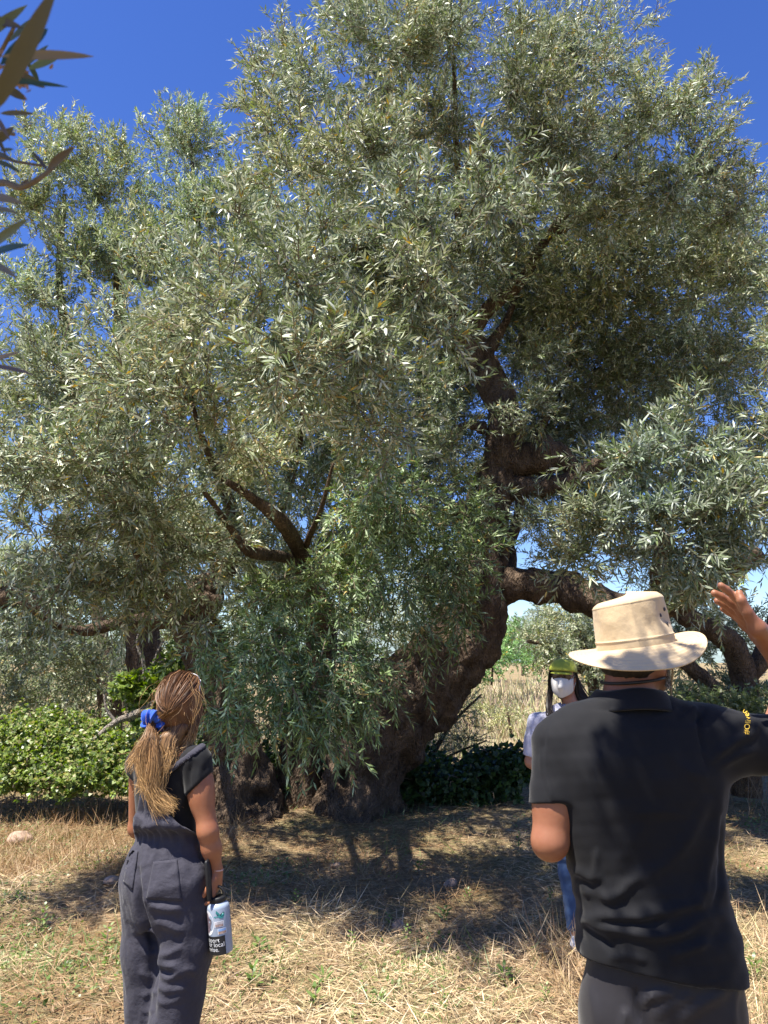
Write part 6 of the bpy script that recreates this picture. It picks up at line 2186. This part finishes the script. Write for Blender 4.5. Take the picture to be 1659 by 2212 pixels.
# flat cap with a short peak
wu = unit(np.array((.06, 0, 1)) - wf * np.dot((.06, 0, 1), wf))
wr = np.cross(wf, wu)
capb = union([(ellip(hww(0, .005, .052), (.088, .112, .066), wf, wu), 0), (ellip(hww(0, .062, .048), (.080, .066, .034), wf, wu), .03)])
capb = cut(capb, hww(0, 0, .034), -wu + wf * .16)
P, Q, N = sdf_mesh(capb, .006)
P = P + N * (.0015 * noise(P, 40))[:, None]
cap = part("cap", P, Q, M_CAP, wom)
pk = cut(ellip(hww(0, .078, .026), (.072, .062, .024), wf, wu - wf * -.25), hww(0, 0, .024), -wu + wf * .05)
P, Q, N = sdf_mesh(pk, .005)
part("peak", P, Q, M_CAP, cap)
# mask
face = union(hit)


def mask_f(p):
    q = p - whc
    x, y, z = q @ wr, q @ wf, q @ wu
    top = z - (.006 - .12 * np.abs(x))
    bot = -(z + .128 - .55 * np.abs(x))
    side = np.abs(x) - .068
    body_ = smin(tent(p), face(p) - .006, .02)
    return np.maximum(np.maximum(np.maximum(body_, top), np.maximum(bot, side)), .02 - y) * .8


tent = union([(ellip(hww(0, .060, -.050), (.062, .062, .072), wf, wu), 0), (cone(hww(0, .108, -.004), hww(0, .128, -.048), .010, .012), .02), (cone(hww(0, .128, -.048), hww(0, .100, -.108), .012, .012), .02)])
mask_f.lo, mask_f.hi = whc - .15, whc + .15
P, Q, N = sdf_mesh(mask_f, .0042)
keep = ((P - whc) @ wf) > .02
Q = Q[keep[Q].all(1)]
msk = part("face_mask", P, Q, M_MASK, wom)
for s in (-1, 1):
    V, F = tube(catmull([hww(.060 * s, .055, -.010), hww(.074 * s, .02, .012), hww(.082 * s, -.012, .016), hww(.082 * s, -.022, -.01), hww(.074 * s, .02, -.05), hww(.058 * s, .048, -.075)], 6), .0018, 6)
    part("ear_loop", V, F, M_MASK, msk)
# sunglasses
M_TORT = plain_mat("brown_lens", (.035, .018, .014), .15, .6, .2, 40)
sgw = None
for s in (-1, 1):
    c0 = hww(.033 * s, .098, .012)
    a = np.linspace(0, 2 * np.pi, 24, endpoint=False)
    ring = c0 + np.outer(np.cos(a) * .026, unit(wr + wf * -.25 * s)) + np.outer(np.sin(a) * .021, wu)
    V, F = tube(np.vstack([ring, ring[:1]]), .0026, 6)
    if sgw is None:
        sgw = part("sunglasses", V, F, M_TORT, wom)
    else:
        part("frame", V, F, M_TORT, sgw)
    V = np.vstack([ring, c0 + wf * .004, ring - wf * .002, c0 + wf * .002])
    j = np.arange(24)
    part("lens", V, np.vstack([np.stack([j, (j + 1) % 24, np.full(24, 24)], 1), np.stack([(j + 1) % 24 + 25, j + 25, np.full(24, 49)], 1)]), M_TORT, sgw)
    V, F = tube(catmull([hww(.060 * s, .088, .014), hww(.078 * s, .03, .014), hww(.082 * s, -.015, .010)], 5), .0024, 6)
    part("temple", V, F, M_TORT, sgw)
V, F = tube(np.array([hww(-.008, .103, .016), hww(0, .106, .018), hww(.008, .103, .016)]), .0024, 6)
part("bridge", V, F, M_TORT, sgw)
# long dark hair
dk = lambda t, r: np.array((0.016, 0.011, 0.009)) * (.5 + 1.3 * r)[:, None] * np.ones((len(t), 1))
hcw = cut(union([(ellip(hww(0, -.022, .02), (.082, .092, .092), wf, wu), 0), (ellip(hww(0, -.05, -.07), (.07, .045, .09), wf, wu), .04)]), hww(0, .03, 0), wf)
P, Q, N = sdf_mesh(hcw, .007)
hw_o = part("hair", P, Q, M_HAIR, wom, np.tile((.014, .010, .008), (len(P), 1)))
gw = [(np.array([hww(.07, .03, .03), hww(.082, .02, -.04), hww(.08, .03, -.11), W_(1186, 1535, -.11), W_(1200, 1560, -.135), W_(1212, 1590, -.135)]), 3, .008, .012),
      (np.array([hww(.06, -.02, .04), hww(.08, -.01, -.06), W_(1186, 1520, -.08), W_(1190, 1550, -.12), W_(1204, 1580, -.13)]), 2, .008, .014),
      (np.array([hww(-.07, .0, .03), hww(-.082, -.02, -.05), hww(-.09, -.03, -.12), W_(1275, 1530, -.02), W_(1290, 1560, -.06), W_(1300, 1600, -.10)]), 3, .010, .018),
      (np.array([hww(-.05, -.05, .03), hww(-.085, -.05, -.06), W_(1268, 1515, .03), W_(1285, 1545, .05), W_(1300, 1590, .08)]), 3, .010, .02),
      (np.array([hww(0, -.09, .03), hww(0, -.11, -.08), W_(1240, 1540, .11), W_(1245, 1600, .13)]), 3, .02, .03)]
hb = strands(gw, np.random.default_rng(19), 800, 0, .0022, dk, 14, .006)
o = hb.part("strands", M_HAIR, hw_o)
o["kind"] = "stuff"

# ================================================================== bystander at the right edge, only an arm in the picture
YE = 3.9
M_MAROON = cloth_mat("dark_maroon_jersey", (0.020, 0.010, 0.013), 0.85, 0.1)
by_ = thing("person", "bystander in dark maroon top at the right edge, only an arm in view", "person", (float(at(1790, 1600, YE)[0]), YE, 0.0))
B_ = lambda dx, dy, d=0.0: at(dx, dy, YE + d)
hit, hwb = head_items(B_(1800, 1340), (-.5, .85, .1), (0, 0, 1), 1.04)
SBy, EBy, WBy = B_(1712, 1450), B_(1662, 1580, -.02), B_(1700, 1500, .30)
S2, E2, W2 = B_(1890, 1460), B_(1920, 1640), B_(1880, 1720, .2)
bb = hit + [(cone(B_(1798, 1390), B_(1800, 1440), .055, .062), .03), (ellip(B_(1800, 1520), (.17, .10, .18)), .05), (ellip(B_(1800, 1650), (.14, .095, .2)), .05), (cone(B_(1800, 1440), SBy, .055, .055), .04), (cone(B_(1800, 1440), S2, .055, .055), .04),
            (cone(SBy, EBy, .050, .042), .03), (cone(EBy, WBy, .042, .028), .02), (cone(S2, E2, .050, .042), .03), (cone(E2, W2, .042, .028), .02)]
bb += hand_items(WBy, WBy - EBy, (0, 0, -1), (1, 0, 0), 1.0, .4) + hand_items(W2, W2 - E2, (-1, 0, 0), (0, 1, 0), 1.0, .4)
HX, HY = B_(1765, 1720), B_(1840, 1720)
legp = []
for a in (HX, HY):
    kn = np.array((a[0], YE + .01, .49))
    an = np.array((a[0], YE - .01, .09))
    legp.append((a, kn, an))
    bb += [(cone(a, kn, .08, .052), .04), (cone(kn, an, .052, .036), .03), (cone(an, an + np.array((-.05, .14, -.045)), .035, .028), .03)]
person_mesh("body", bb, .016, M_SKIN_S, by_)
tsh = union([(loft([(B_(1800, 1425)[2], B_(1800, 1500)[0], YE, .08, .07), (B_(1800, 1460)[2], B_(1800, 1500)[0], YE, .17, .10), (B_(1800, 1540)[2], B_(1800, 1500)[0], YE, .19, .125), (B_(1800, 1660)[2], B_(1800, 1500)[0], YE, .17, .12), (B_(1800, 1760)[2], B_(1800, 1500)[0], YE, .19, .13)], 0, 2.3), 0),
             (cut(cone(SBy, EBy, .068, .062), SBy + (EBy - SBy) * .48, EBy - SBy), .03), (cut(cone(S2, E2, .068, .062), S2 + (E2 - S2) * .55, E2 - S2), .03)])
P, Q, N = sdf_mesh(tsh, .012)
part("tee_shirt", P + N * (.003 * noise(P, 20))[:, None], Q, M_MAROON, by_)
tz = [(loft([(B_(1800, 1740)[2], B_(1800, 1500)[0], YE, .17, .12), (HX[2] - .08, B_(1800, 1500)[0], YE, .18, .125)], 0, 2.3), 0)]
for a, kn, an in legp:
    tz += [(cone(a, kn, .095, .075), .04), (cone(kn, an, .075, .065), .03)]
P, Q, N = sdf_mesh(cut(union(tz), (0, 0, .08), (0, 0, -1)), .010)
part("trousers", P, Q, M_TROUSER, by_)
for a, kn, an in legp:
    sh_ = cut(union([(ellip(an + np.array((0, -.01, -.02)), (.042, .055, .055)), 0), (ellip(an + np.array((-.04, .11, -.045)), (.047, .10, .040), (-.4, 1, 0)), .03)]), (0, 0, .002), (0, 0, -1))
    P2, Q2, _ = sdf_mesh(sh_, .009)
    part("shoe", P2, Q2, M_SHOE, by_)
hb_ = cut(ellip(hwb(0, -.015, .03), (.084, .100, .096), (-.5, .85, .1)), hwb(0, .05, 0), np.array((-.5, .85, -.4)))
P, Q, N = sdf_mesh(hb_, .009)
part("hair", P, Q, M_HAIR, by_, np.tile((.03, .02, .014), (len(P), 1)))
